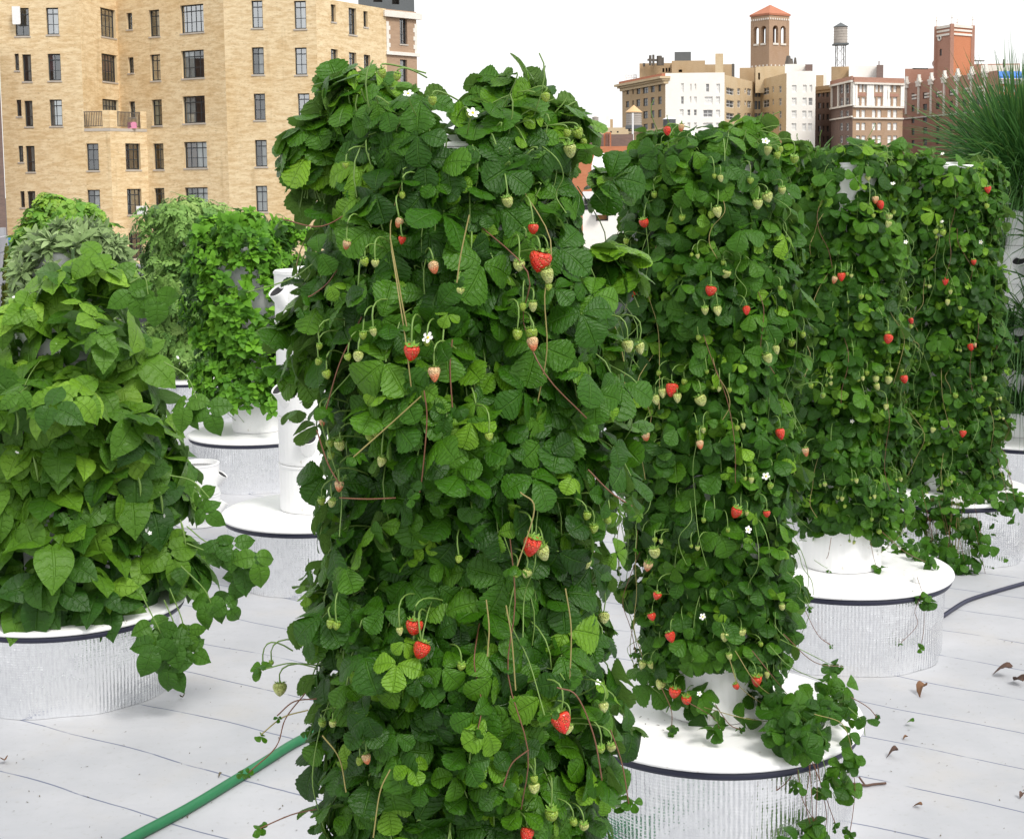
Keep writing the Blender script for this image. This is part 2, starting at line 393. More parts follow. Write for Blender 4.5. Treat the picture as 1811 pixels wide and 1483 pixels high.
# ------------------------------------------------------------------ tower gardens
SH, PR = 0.21, 0.143
def port_mesh():
    mb = MB(); a = math.radians(38)
    R_ = np.array([[math.cos(a), 0, math.sin(a)], [0, 1, 0], [-math.sin(a), 0, math.cos(a)]])   # tilt outwards (+X)
    lathe(mb, [(.034, -.12), (.039, 0), (.0402, .005), (.0378, .006), (.0372, 0), (.034, -.03)], 18, (PR + .022, 0, .0), 0, tilt=R_)
    lathe(mb, [(.0371, -.002), (.0, -.012)], 18, (PR + .022, 0, .0), 1, tilt=R_)
    return mb.mesh('planting_port', [M_WHITE, M_DARKIN], smooth=True)
def section_mesh():
    mb = MB()
    lathe(mb, [(PR - .008, 0), (PR - .001, .004), (PR, .012), (PR, SH - .012), (PR + .0035, SH - .010), (PR + .0035, SH - .001), (PR - .012, SH), (PR - .014, SH - .03)], 40)
    return mb.mesh('column_section', [M_WHITE], smooth=False)
PORT, SECT = port_mesh(), section_mesh()
def tank_parts(root, seed):
    r_ = np.random.default_rng(seed); mb = MB(); n = 72
    th = np.linspace(0, 2 * PI, n + 1); zz = np.linspace(0, .272, 9); ph = r_.uniform(0, 6, 6)
    dr = .005 * np.sin(5 * th + ph[0]) + .004 * np.sin(9 * th + ph[1]); dr[-1] = dr[0]
    v = []; uv = []
    for k, z in enumerate(zz):
        w = 1 - z / .272
        rad = .366 + .010 * (1 - w) + dr * (.35 + .9 * w) + .0022 * np.sin(13 * th + ph[2] + 9 * z) * w
        v.append(np.c_[rad * np.cos(th), rad * np.sin(th), np.full(n + 1, z + .001)]); uv.append(np.c_[th * .37, np.full(n + 1, z)])
    i, j = np.meshgrid(np.arange(8), np.arange(n), indexing='ij'); a = (i * (n + 1) + j).ravel()
    mb.add(np.concatenate(v) + wloc(root), np.stack([a, a + 1, a + n + 2, a + n + 1], 1), 0, np.concatenate(uv))
    mb.build('tank', M_FOIL, root, smooth=True)
    c = wloc(root)
    mb = MB(); lathe(mb, [(.372, .262), (.391, .263), (.395, .270), (.395, .279), (.390, .284), (.372, .284)], 72, c); mb.build('rim_gasket', M_GASK, root, smooth=True)
    mb = MB(); lathe(mb, [(.385, .2845), (.400, .2845), (.4025, .289), (.401, .295), (.393, .2995), (.30, .302), (.16, .306), (.0, .306)], 72, c); mb.build('lid', M_WHITE, root, smooth=True)
    mb = MB(); lathe(mb, [(.020, 0), (.020, .016), (.017, .018), (0, .018)], 14, c + [.22, -.235, .3025]); mb.build('plug', M_WHITE, root)
def make_column(root, n, z0, az, ports=True, cap=True, skip=None):
    for k in range(n):
        s = bpy.data.objects.new('column_section', SECT); put(s, root); s.location = (0, 0, z0 + k * SH)
        if not ports: continue
        for q in range(4):
            if (k == 0 and cap) or (skip and skip(az + q * PI / 2 + (k % 2) * PI / 4)): continue
            p = bpy.data.objects.new('planting_port', PORT); put(p, s)
            p.location = (0, 0, SH * .62); p.rotation_euler = (0, 0, az + q * PI / 2 + (k % 2) * PI / 4)
    if cap:
        mb = MB(); c = wloc(root) + [0, 0, z0 + n * SH]
        lathe(mb, [(PR - .004, .0), (PR - .001, .0005), (PR - .001, .004), (PR - .004, .006), (PR - .03, .007), (.05, .010), (.045, .02), (0, .02)], 40, c); mb.build('top_cap', M_WHITE, root, smooth=False)
def tower(name, label, xy, n, az, seed, group='vertical planting towers', ports=True, skip=None):
    root = thing(name, label, 'planting tower', (xy[0], xy[1], 0), group)
    tank_parts(root, seed); make_column(root, n, .306, az, ports, True, skip); return root

XY = dict(front=(-.083, 2.30), second=(.53, 3.86), third=(1.21, 5.33), fourth=(1.99, 6.72), bean=(-1.56, 5.02), white=(-.89, 6.40),
          mint=(-1.50, 8.52), chive=(2.84, 8.06), sage=(-2.62, 8.55), herb=(-3.12, 10.4), fern=(-2.45, 11.1))
tower('planting_tower', 'white planting tower wholly clad in the nearest mass of strawberry plants', XY['front'], 7, .5, 1, skip=lambda a: math.sin(a) < -.2)
tower('planting_tower', 'white tower with strawberry runners trailing over its lid, next behind the nearest tower', XY['second'], 7, -1.2, 2, skip=lambda a: math.sin(a) < -.2)
tower('planting_tower', 'white strawberry tower with a bare lower stem and a dark cable beside its tank', XY['third'], 7, -1.9, 3, skip=lambda a: math.sin(a) < -.2)
tower('planting_tower', 'white strawberry tower at the far end of the row, before the grassy tower', XY['fourth'], 7, -1.4, 4, skip=lambda a: math.sin(a) < -.2)
tower('planting_tower', 'short white tower hung with broad heart-shaped bean leaves on a foil-wrapped tank', XY['bean'], 5, -1.95, 5)
tower('planting_tower', 'bare white tower with empty dark planting ports and a clean white lid', XY['white'], 5, math.radians(-133), 6, skip=lambda a: math.cos(a) < -.9)
tower('planting_tower', 'white tower clothed in bright green mint, standing behind the bare white tower', XY['mint'], 5, -1.3, 7)
tower('planting_tower', 'white tower sprouting long grassy chive blades at the far right', XY['chive'], 7, -2.2, 8)
tower('planting_tower', 'white tower with grey-green sage, showing just above the bean leaves', XY['sage'], 5, -1.6, 9)
tower('planting_tower', 'white tower under bright leafy herbs behind the sage tower', XY['herb'], 5, -1.6, 10)
tower('planting_tower', 'white tower hidden in feathery pale foliage behind the mint', XY['fern'], 5, -1.6, 11)

# the loose, unplanted sections standing on the deck
g = G(351, 926, 0)
root = thing('planter_column', 'short loose white planter with open ports standing on the deck beside the bean plant', 'planter', g)
root.scale = (.80, .80, .76)
make_column(root, 2, 0, math.radians(-60), True, False)
for o_ in [c for c in root.children if c.name.startswith('column_section')][1:]:
    for q in list(o_.children): q.rotation_euler.z += math.radians(10)

# ------------------------------------------------------------------ leaves
def leaflet(T=7, cols=3, W=.45, fold=.3, droop=.8, pleat=.02, tooth=.09, curl=.1, shape='straw', twist=0.):
    s = np.concatenate([-np.linspace(1, 0, cols + 1)[:-1], np.linspace(0, 1, cols + 1)])
    N = 2 * T + 1; i = np.arange(N); a = i / (N - 1.0); odd = (i % 2 == 1)
    if shape == 'straw':
        ex = W * np.sin(PI * np.minimum(a * .90 + .055, 1)) ** .75 * (.70 + .5 * a); ex[-1] = W * .10
        ym = .97 * a ** 1.15; ey = np.minimum(.02 + a * .98 + .10 * np.sin(PI * a), 1.0)
    elif shape == 'bean':
        ex = W * np.sin(PI * (a * .985 + .012) ** .62) ** .85 * (1 - .12 * a); ex[-1] = .012
        ex *= np.where(a > .8, 1 - .35 * np.sin(PI * np.clip((a - .8) / .2, 0, 1)), 1)
        ym = a ** 1.05; ey = a + .05 * np.sin(PI * a) - .10 * (1 - a) ** 5
    elif shape == 'mint':
        ex = W * np.sin(PI * (a * .97 + .02) ** .75) ** .9; ex[-1] = .01; ym = a; ey = np.minimum(a + .05 * np.sin(PI * a), 1)
    else:
        ex = W * np.sin(PI * (a * .96 + .03) ** .9) ** .8; ex[-1] = .01; ym = a; ey = a
    ex = ex * np.where(odd, 1 + tooth, 1 - tooth * .8); ey = ey + np.where(odd, tooth * .22, 0) * (a < .97)
    sa = np.abs(s)
    x = ex[:, None] * s[None]
    y = ym[:, None] + (ey - ym)[:, None] * sa[None] ** 1.25
    z = fold * np.abs(x) - curl * (sa[None] ** 2) * ex[:, None] * 1.2 + pleat * np.where(odd, -1, 1)[:, None] * np.sin(PI * sa * .85)[None]
    z = z + .03 * np.sin(7 * x + 5 * y)
    k = droop if abs(droop) > 1e-3 else 1e-3
    yy = np.sin(k * y) / k - z * np.sin(k * y) * .8; zz = z * np.cos(k * y) - (1 - np.cos(k * y)) / k
    if twist:
        c, sn = np.cos(twist * y), np.sin(twist * y); x, zz = x * c - zz * sn, x * sn + zz * c
    m = len(s); ii, jj = np.meshgrid(np.arange(N - 1), np.arange(m - 1), indexing='ij'); q = (ii * m + jj).ravel()
    f = np.stack([q, q + 1, q + m + 1, q + m], 1)
    uv = np.stack([np.repeat((.5 + .5 * s)[None], N, 0), np.repeat(a[:, None], m, 1)], -1).reshape(-1, 2)
    return np.stack([x, yy, zz], -1).reshape(-1, 3), f, uv
def combine(parts):
    V, Fc, U = [], [], []; n = 0
    for v, f, u in parts: V.append(v); Fc.append(f + n); U.append(u); n += len(v)
    return np.concatenate(V), np.concatenate(Fc), np.concatenate(U)
def rotz(v, a): c, s = math.cos(a), math.sin(a); return v @ np.array([[c, s, 0], [-s, c, 0], [0, 0, 1]])
def roty(v, a): c, s = math.cos(a), math.sin(a); return v @ np.array([[c, 0, -s], [0, 1, 0], [s, 0, c]])
def rotx(v, a): c, s = math.cos(a), math.sin(a); return v @ np.array([[1, 0, 0], [0, c, s], [0, -s, c]])
def U_(a, b): return float(rng.uniform(a, b))
def trifoliate(T, cols, K=8, shape='straw', W=.46, **kw):
    out = []
    for k in range(K):
        ps = []
        for j, base in enumerate((0, 1, -1)):
            if shape == 'straw':
                v, f, u = leaflet(T, cols, W * U_(1.0, 1.18), U_(.10, .45), U_(.25, 1.15), U_(.008, .022), U_(.045, .075), U_(.0, .3), 'straw', U_(-.25, .25))
                ang = base * U_(1.35, 1.85) + U_(-.1, .1); sc = 1 if j == 0 else U_(.88, 1.0)
            else:
                v, f, u = leaflet(T, cols, W * U_(.9, 1.1), U_(.05, .4), U_(.2, 1.1), U_(.006, .018), 0, U_(0, .25), shape, U_(-.4, .4))
                ang = base * U_(1.3, 1.75) + U_(-.15, .15); sc = 1 if j == 0 else U_(.82, .95)
            v = rotx(v, U_(-.35, .15)) * sc; v[:, 1] += .05 if shape == 'straw' else (.28 if j == 0 else .08)
            v = rotz(roty(v, base * U_(-.25, .15)), ang); ps.append((v, f, u))
        out.append(combine(ps))
    return out
def rosette(T, cols, K=6, shape='mint', W=.33, n1=4, n2=4, up1=.35, up2=.9, s2=.6):
    out = []
    for k in range(K):
        ps = []; a0 = U_(0, 6)
        for ring, (n, up, sc) in enumerate(((n1, up1, 1.0), (n2, up2, s2))):
            for q in range(n):
                v, f, u = leaflet(T, cols, W * U_(.9, 1.1), U_(.1, .5), U_(.2, 1.0), .008, .05 if shape == 'mint' else 0, .1, shape)
                v = rotx(v, up + U_(-.2, .2)) * sc * U_(.85, 1.1); v[:, 1] += .04; v[:, 2] += .10 * ring
                ps.append((rotz(v, a0 + q * 2 * PI / n + ring * PI / n + U_(-.25, .25)), f, u))
        out.append(combine(ps))
    return out
def pinnate(T, cols, K=6, n=6, W=.3, shape='mint', L=.42):
    out = []
    for k in range(K):
        ps = []; cv = U_(.3, 1.2)
        for q in range(2 * n + 1):
            t_ = (q // 2 + .8) / (n + .8) if q < 2 * n else 1.0; side = (1 if q % 2 else -1) if q < 2 * n else 0
            v, f, u = leaflet(T, cols, W, U_(.1, .4), U_(.2, .9), .005, .04, .1, shape)
            v = rotz(rotx(v * L * (1.1 - .45 * t_) * U_(.8, 1.15), U_(-.4, .2)), side * U_(.7, 1.1))
            v = v + np.array([0, math.sin(cv * t_) / cv, -(1 - math.cos(cv * t_)) / cv]); ps.append((v, f, u))
        out.append(combine(ps))
    return out
def nrm(a): return a / (np.linalg.norm(a, axis=-1, keepdims=True) + 1e-9)
def scatter(mb, tm, P, N, Fv, S, R, m=0):
    N = nrm(N); Fv = nrm(Fv - (Fv * N).sum(-1, keepdims=True) * N); X = np.cross(Fv, N)
    pick = rng.integers(0, len(tm), len(P))
    for k, (v, f, u) in enumerate(tm):
        ix = np.where(pick == k)[0]
        if not len(ix): continue
        w = P[ix][:, None] + S[ix][:, None, None] * (v[None, :, 0:1] * X[ix][:, None] + v[None, :, 1:2] * Fv[ix][:, None] + v[None, :, 2:3] * N[ix][:, None])
        nv = len(v); ff = (f[None] + (np.arange(len(ix)) * nv)[:, None, None]).reshape(-1, f.shape[1])
        mb.add(w.reshape(-1, 3), ff, m, np.tile(u, (len(ix), 1)), np.repeat(R[ix], nv))

class Envelope:                 # a lumpy column of foliage around a tower, from outline rows seen at the tower's depth
    def __init__(s, xy, rows, lump=.03, seed=0):
        s.xy = np.array(xy, float); Y = xy[1]
        z, c, r = [], [], []
        for (y, xl, xr) in rows:
            a, b = D(xl, y, Y), D(xr, y, Y); z.append((a[2] + b[2]) / 2); c.append((a[0] + b[0]) / 2 - xy[0]); r.append((b[0] - a[0]) / 2)
        o = np.argsort(z); s.z, s.c, s.r = np.array(z)[o], np.array(c)[o], np.array(r)[o]
        q = np.random.default_rng(seed); s.k = [(q.integers(1, 6), q.uniform(4, 22), q.uniform(0, 6), q.uniform(.4, 1)) for _ in range(9)]; s.lump = lump
    def rad(s, z, th):
        l = sum(w * np.sin(k * th + f * z + p) for k, f, p, w in s.k) / 3.
        return np.interp(z, s.z, s.r) + s.lump * l
    def pos(s, z, th, d=0.):
        r = s.rad(z, th) - d
        return np.stack([s.xy[0] + np.interp(z, s.z, s.c) + r * np.cos(th), s.xy[1] + r * np.sin(th), z], -1)
    def hit(s, px, py, out=.0):
        d = ray(px, py); d = d / d[1]; Y = s.xy[1]
        for q in np.linspace(Y - .75, Y + .02, 240):
            P = CAM + d * q; dx, dy = P[0] - s.xy[0] - np.interp(P[2], s.z, s.c), q - Y
            if math.hypot(dx, dy) < s.rad(P[2], math.atan2(dy, dx)) + out: return P
        return CAM + d * (Y - .02)

def cover(env, n, back=.35, depth=.05, zlim=None):
    z0, z1 = zlim or (env.z[0], env.z[-1])
    out = []
    while sum(map(len, out)) < n:
        m = n * 3; z = rng.uniform(z0, z1, m); th = rng.uniform(-PI, PI, m)
        w = np.interp(z, env.z, env.r) / env.r.max() * np.where(np.sin(th) > .45, back, 1.0)
        k = rng.uniform(0, 1, m) < w; out.append(np.stack([z[k], th[k]], 1))
    a = np.concatenate(out)[:n]; d = np.abs(rng.normal(0, depth, n)); return a[:, 0], a[:, 1], d
def keepout(P, L, zones, Ymax):
    c = proj(P); ok = np.ones(len(P), bool)
    for (x0, y0, x1, y1) in zones:
        ok &= ~((c[:, 0] > x0) & (c[:, 0] < x1) & (c[:, 1] > y0) & (c[:, 1] < y1) & (P[:, 1] < Ymax))
    return ok
def orient(th, n, e_mu=35, e_sd=22, tang=.35, f_out=.35, f_tan=.6, up=0.):
    o = np.stack([np.cos(th), np.sin(th), 0 * th], -1); t = np.stack([-np.sin(th), np.cos(th), 0 * th], -1); Z = np.array([0, 0, 1.0])
    e = np.radians(np.clip(rng.normal(e_mu, e_sd, n), -30, 100))[:, None]
    N = o * np.cos(e) + Z * np.sin(e) + t * rng.normal(0, tang, (n, 1)); up = np.broadcast_to(up, (n,))[:, None]
    Fv = -Z * (1 - 1.6 * up) + o * f_out + o * up * .7 + t * rng.normal(0, f_tan, (n, 1)); return o, t, N, Fv

# ------------------------------------------------------------------ berries, flowers
def heart(mat, w=1.0, tip=1.0):
    mb = MB(); pr = [(0.001, -.62 * tip), (.13, -.57 * tip), (.27, -.42 * tip), (.40, -.17), (.485, .08), (.49, .24), (.43, .38), (.28, .45), (.1, .43), (0.001, .42)]
    P = spline([(a, 0, b) for a, b in pr], 3); lathe(mb, [(max(a, .0005) * w, b) for a, _, b in P], 22)
    v = mb.v[0]; v *= 1 + .05 * np.sin(2 * np.arctan2(v[:, 1], v[:, 0]) + 3 * v[:, 2])[:, None]
    return mb.mesh('strawberry', mat, smooth=True)
BM = {'ripe': [heart(M_RIPE), heart(M_RIPE, 1.1, .9)], 'turn': [heart(M_TURN), heart(M_TURN, .95, 1.05)], 'green': [heart(M_GREEN, .95), heart(M_GREEN, 1.05, .85)], 'lime': [heart(M_LIME, 1.0, .8)]}
def calyx_mesh():
    mb = MB()
    for k in range(9):
        a = k * 2 * PI / 9 + .2 * math.sin(k * 5); L = .42 + .1 * math.sin(k * 3.1)
        pts = []
        for i, (t_, w) in enumerate(((0, .07), (.35, .12), (.7, .08), (1, .008))):
            rr = .03 + L * t_; z = .45 - .10 * t_ + .22 * t_ ** 3
            for sd in (-1, 1): pts.append((rr * math.cos(a) - sd * w * math.sin(a), rr * math.sin(a) + sd * w * math.cos(a), z))
        mb.add(pts, [(0, 1, 3, 2), (2, 3, 5, 4), (4, 5, 7, 6)])
    lathe(mb, [(.10, .44), (.07, .52), (.05, .62)], 8)
    return mb.mesh('calyx', M_CALYX, smooth=True)
CALYX = calyx_mesh()
def flower_meshes():
    mb = MB()
    for k in range(5):
        a = k * 2 * PI / 5; pts = []
        for t_, w in ((.12, .10), (.4, .27), (.7, .33), (.92, .22), (1.0, .06)):
            for sd in (-1, 0, 1):
                pts.append((t_ * math.cos(a) - sd * w * math.sin(a), t_ * math.sin(a) + sd * w * math.cos(a), .12 * t_ ** 2 + .05 * abs(sd)))
        mb.add(pts, [q for i in range(4) for q in ((3 * i, 3 * i + 1, 3 * i + 4, 3 * i + 3), (3 * i + 1, 3 * i + 2, 3 * i + 5, 3 * i + 4))])
    a = mb.mesh('flower', M_PETAL, smooth=True)
    mb = MB(); lathe(mb, [(.26, .02), (.25, .10), (.17, .19), (.0, .22)], 12)
    return a, mb.mesh('flower_centre', M_YELLOW, smooth=True)
FLOW, FCEN = flower_meshes()
def add_berry(plant, stems, P, kind, size, axis):
    P = np.asarray(P, float)
    me = BM[kind][int(rng.integers(len(BM[kind])))]
    o = bpy.data.objects.new('strawberry', me); put(o, plant)
    o.location = (P - wloc(plant)).tolist(); o.rotation_euler = (U_(-.35, .35), U_(-.35, .35), U_(0, 6)); o.scale = (size,) * 3
    tag(o, {'ripe': 'ripe red strawberry', 'turn': 'half ripe pinkish strawberry', 'green': 'pale unripe strawberry', 'lime': 'small hard green strawberry'}[kind])
    c = bpy.data.objects.new('calyx', CALYX); put(c, o); c.scale = (1.2, 1.2, 1.06)
    top = P + np.array([0, 0, .58 * size]); inn = np.array([axis[0] - P[0], axis[1] - P[1], 0]); inn /= np.linalg.norm(inn) + 1e-6
    L = U_(.025, .065) if proj(P)[1] > 275 else .012
    tube(stems, bez(top, top + [U_(-.01, .01), 0, L * 1.1] - inn * .01, top + inn * U_(.05, .09) + [U_(-.03, .03), 0, L * .55 - .01], 8), .0011 + size * .012, 4, 0)
def add_flower(plant, stems, P, size, axis):
    P = np.asarray(P, float); o = bpy.data.objects.new('flower', FLOW); put(o, plant); o.location = (P - wloc(plant)).tolist()
    d = nrm(np.array([U_(-.9, .9), -1, U_(.0, 1.6)])); o.rotation_euler = Vector(d.tolist()).to_track_quat('Z', 'Y').to_euler(); o.scale = (size / 2,) * 3
    c = bpy.data.objects.new('flower_centre', FCEN); put(c, o)
    inn = np.array([axis[0] - P[0], axis[1] - P[1], 0]); inn /= np.linalg.norm(inn) + 1e-6
    tube(stems, bez(P - d * .002, P - d * .03, P + inn * .08 - [0, 0, .05], 6), .0012, 4, 0)

TRI_HI = trifoliate(7, 3, 10); TRI_LO = trifoliate(6, 2, 8)
def strawberry(key, label, rows, n, tm, size, berries, lobes, zones, runners, tip_w=1., seed=0, n_run=40, mat=M_STRAW, extra=None, n_small=0):
    xy = XY[key]; env = Envelope(xy, rows, .030, seed)
    plant = thing('strawberry_plant', label, 'strawberry plant', (xy[0], xy[1], .31), 'strawberry plants on the towers')
    leaves, stems = MB(), MB()
    dist = xy[1]
    kz = [(b[0] - b[3] * (1.25 if b[2] != 'flower' else 1.0), b[1] - b[3] * 1.6, b[0] + b[3] * 1.25, b[1] + b[3] * 1.25) for b in berries]
    # main cover: leaves gathered in loose tufts, three layers deep
    nt = n // 5; tz, tth, td = cover(env, nt, .28, .035)
    z = np.repeat(tz, 5) + rng.normal(0, .035, nt * 5); th = np.repeat(tth, 5) + rng.normal(0, .16, nt * 5); m = nt * 5
    d = np.where(rng.uniform(size=m) < .55, np.abs(rng.normal(.010, .016, m)), rng.uniform(.02, .07, m)) + np.repeat(rng.choice([-.024, -.006, .018, .045, .07], nt, p=[.18, .27, .2, .2, .15]), 5)
    z = np.clip(z, env.z[0] - .02, env.z[-1] + .02)
    P = env.pos(z, th, d + .02); S = size * np.clip(rng.lognormal(0, .28, m), .45, 1.5)
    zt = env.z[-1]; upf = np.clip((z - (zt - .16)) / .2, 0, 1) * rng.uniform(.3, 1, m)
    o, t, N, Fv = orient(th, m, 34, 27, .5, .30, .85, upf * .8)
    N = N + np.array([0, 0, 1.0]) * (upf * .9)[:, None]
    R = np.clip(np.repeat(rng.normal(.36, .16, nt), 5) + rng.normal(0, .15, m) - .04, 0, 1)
    R = np.clip(R + upf * .22, 0, 1); young = rng.uniform(size=m) < .12; R = np.where(young, rng.uniform(.75, 1, m), R); S = np.where(young, S * .65, S)  # leaves near the top lighter: bright rim light put into their colour
    Pb = P - nrm(Fv) * (S * .35)[:, None]
    ok = keepout(P, S, zones, dist + .1) & keepout(P, S, kz, dist + .05)
    for (kx0, ky0, kx1, ky1) in zones: pass
    # dome leaves over the top lobes
    LP, LN, LF, LS, LR, LC = [], [], [], [], [], []
    for (lx, ly, rx, ry, cnt) in lobes:
        C = D(lx, ly, dist); sx, sz = rx * dist / F, ry * dist / F
        q = nrm(rng.normal(size=(cnt, 3))); q[:, 2] = np.abs(q[:, 2]) * 1.0 - .25
        rr = rng.uniform(.45, 1.18, (cnt, 1)); pp = C + q * rr * [sx, sx, sz]
        LP.append(pp); LN.append(np.array([0, 0, 1.0]) + q * .8 + rng.normal(0, .55, (cnt, 3))); LF.append(q * [1, 1, .5] + rng.normal(0, .55, (cnt, 3)) + [0, 0, .22])
        LS.append(size * np.clip(rng.lognormal(.12, .24, cnt), .55, 1.6)); LR.append(np.clip(rng.normal(.56, .18, cnt), 0, 1)); LC.append(np.repeat(C[None] - [0, 0, sz * 1.0], cnt, 0))  # lobe leaves lighter in the same way
    if LP:
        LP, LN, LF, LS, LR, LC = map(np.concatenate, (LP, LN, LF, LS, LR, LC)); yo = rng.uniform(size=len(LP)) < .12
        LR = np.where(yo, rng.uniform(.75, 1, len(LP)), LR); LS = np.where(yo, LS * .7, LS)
        lo_ = keepout(LP, LS, zones, dist + .1) & keepout(LP, LS, kz, dist + .05)
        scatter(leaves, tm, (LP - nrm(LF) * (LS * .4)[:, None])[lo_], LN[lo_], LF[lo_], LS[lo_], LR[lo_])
        for i in np.where(lo_)[0][::2]:
            b = LP[i] - nrm(LF)[i] * LS[i] * .4; tube(stems, bez(LC[i] + rng.normal(0, .015, 3), (LC[i] + b) / 2 + [0, 0, .03], b, 6), .0016, 3, 0)
    brown = (rng.uniform(size=m) < .006) & (d > .02)
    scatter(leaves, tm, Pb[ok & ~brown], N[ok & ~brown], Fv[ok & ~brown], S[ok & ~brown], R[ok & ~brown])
    scatter(leaves, tm, Pb[ok & brown], N[ok & brown], Fv[ok & brown], S[ok & brown] * .6, R[ok & brown], 1)
    # an inner layer close to the column
    mi = n // 4; zi, thi, _ = cover(env, mi, .5, 0, (env.z[0] + .03, zt - .03)); ri = PR + rng.uniform(.012, .045, mi)
    Pi = np.stack([xy[0] + ri * np.cos(thi), xy[1] + ri * np.sin(thi), zi], -1); oi_, ti_, Ni, Fi = orient(thi, mi, 18, 16, .3, .1, .7)
    ki = keepout(Pi, 0, zones, dist + .1); Si = size * rng.uniform(.8, 1.3, mi)
    scatter(leaves, tm, (Pi - nrm(Fi) * (Si * .35)[:, None])[ki], Ni[ki], Fi[ki], Si[ki], np.clip(rng.normal(.3, .15, mi), 0, 1)[ki])
    # petioles
    for i in np.where(ok)[0][::3]:
        b = Pb[i]; oo = o[i]; a = np.array([xy[0], xy[1], 0]) + oo * (PR + .03); a = np.array([a[0], a[1], b[2] + U_(-.06, .10)])
        tube(stems, bez(a, (a + b) / 2 + oo * .03 + [0, 0, .02], b, 5), .0014, 3, 0)
    # hanging runners with small tufts
    TP, TN, TF, TS, TR = [], [], [], [], []
    def tuft(p, cnt, sz):
        for _ in range(cnt):
            TP.append(p + rng.normal(0, .4, 3) * sz); TN.append(np.array([U_(-.6, .6), U_(-1, .2), U_(0, 1)])); TF.append(np.array([U_(-1, 1), U_(-.6, .6), U_(-1, .5)])); TS.append(sz * U_(.6, 1.1)); TR.append(U_(.08, .62))
    rz_, rth, _ = cover(env, n_run, .2, 0)
    for i in range(n_run):
        L = U_(.10, .42); p0 = env.pos(rz_[i], rth[i], .03); pts = [p0]; th_ = rth[i]
        for q in range(1, 5):
            zz = max(rz_[i] - L * q / 4, env.z[0] - .02); th_ += rng.normal(0, .07); pts.append(env.pos(zz, th_, -.008 + .012 * rng.normal()))
        if not keepout(np.array(pts), 0, zones, dist + .1).all(): continue
        tube(stems, spline(pts, 4), .0010, 4, int(rng.choice([0, 1, 2], p=[.55, .15, .3]))); tuft(pts[-1], int(rng.integers(1, 4)), size * .35)
    for pts, col, sz, cnt in runners:
        pts = np.array(pts); q_ = spline(pts, 6); tube(stems, q_, .00105, 4, col)
        if cnt: tuft(pts[-1], cnt, sz)
    if extra: extra(tuft)
    if TP: scatter(leaves, tm, np.array(TP), np.array(TN), np.array(TF), np.array(TS), np.array(TR))
    axis = (xy[0], xy[1])
    for _ in range(n_small):              # scattered small unripe fruit and buds, often in pairs
        y_ = U_(rows[0][0] + 20, min(rows[-1][0], 1470)); x_ = U_(np.interp(y_, [q[0] for q in rows], [q[1] for q in rows]) + 10, np.interp(y_, [q[0] for q in rows], [q[2] for q in rows]) - 10)
        s_ = 9. * 2.1 / dist
        berries = berries + [(x_, y_, 'lime', s_ * U_(.7, 1.1))] + ([(x_ + s_ * 2.2, y_ + U_(-1, 1) * s_, 'green', s_ * U_(.8, 1.2))] if rng.uniform() < .5 else [])
    for (bx, by, kind, rpx) in berries:
        P_ = env.hit(bx, by, .012 if kind != 'lime' else .006); sz = 2 * rpx * P_[1] / F
        if kind == 'flower': add_flower(plant, stems, P_, sz * U_(.75, 1.0), axis)
        else: add_berry(plant, stems, P_, kind, sz * (1.0 if kind != 'lime' else .95), axis)
    leaves.build('foliage', [mat, M_DEAD], plant, smooth=True)
    stems.build('stems', [M_STEM, M_RUN, M_RUNT], plant, smooth=True)
    return plant

# --- the nearest tower
B = [(955, 462, 'ripe', 18), (728, 622, 'ripe', 14), (745, 1148, 'ripe', 15), (733, 1108, 'ripe', 14), (940, 964, 'ripe', 17), (993, 1275, 'ripe', 18), (711, 424, 'ripe', 7), (943, 404, 'ripe', 9), (932, 1474, 'ripe', 13),
     (648, 1340, 'turn', 9), (768, 660, 'turn', 12), (767, 472, 'turn', 10), (613, 432, 'turn', 8), (942, 606, 'turn', 11), (706, 393, 'turn', 8), (600, 858, 'turn', 9),
     (898, 357, 'green', 10), (1008, 265, 'green', 12), (918, 470, 'green', 10), (968, 486, 'green', 13), (812, 515, 'green', 9), (960, 976, 'green', 14), (495, 1218, 'green', 12), (1005, 1288, 'green', 9), (1038, 995, 'green', 9), (1068, 1092, 'green', 10), (1068, 1250, 'green', 9), (707, 1115, 'green', 7), (945, 1393, 'green', 10), (675, 815, 'green', 9), (1110, 612, 'green', 11), (1131, 615, 'green', 10), (970, 508, 'lime', 7),
     (915, 592, 'lime', 10), (940, 590, 'lime', 12), (1022, 236, 'lime', 11), (1003, 236, 'lime', 8), (1032, 252, 'lime', 7), (865, 772, 'lime', 8), (654, 772, 'lime', 9), (664, 766, 'lime', 7), (585, 1103, 'lime', 9), (595, 1106, 'lime', 8), (637, 1346, 'lime', 9), (975, 1440, 'lime', 14), (945, 1378, 'lime', 8), (1050, 935, 'lime', 9), (1038, 912, 'lime', 8), (563, 640, 'lime', 7), (676, 130, 'lime', 9), (702, 136, 'lime', 8), (765, 178, 'lime', 9), (965, 172, 'lime', 9), (830, 203, 'lime', 6), (1075, 920, 'lime', 8), (570, 745, 'turn', 7), (465, 1180, 'lime', 6), (480, 1172, 'lime', 5), (755, 606, 'lime', 7),
     (757, 597, 'flower', 12), (722, 166, 'flower', 10), (836, 200, 'flower', 13), (1057, 1206, 'flower', 8)]
rows = [(222, 560, 1020), (250, 545, 1030), (300, 540, 1055), (370, 548, 1072), (450, 545, 1082), (550, 529, 1095), (650, 524, 1100), (750, 533, 1102), (850, 544, 1098), (950, 545, 1092), (1050, 545, 1085), (1150, 535, 1092), (1250, 540, 1092), (1350, 560, 1092), (1450, 570, 1092), (1600, 570, 1092), (1850, 600, 1060)]
def at(Y, *pp): return [D(x, y, Y) for x, y in pp]
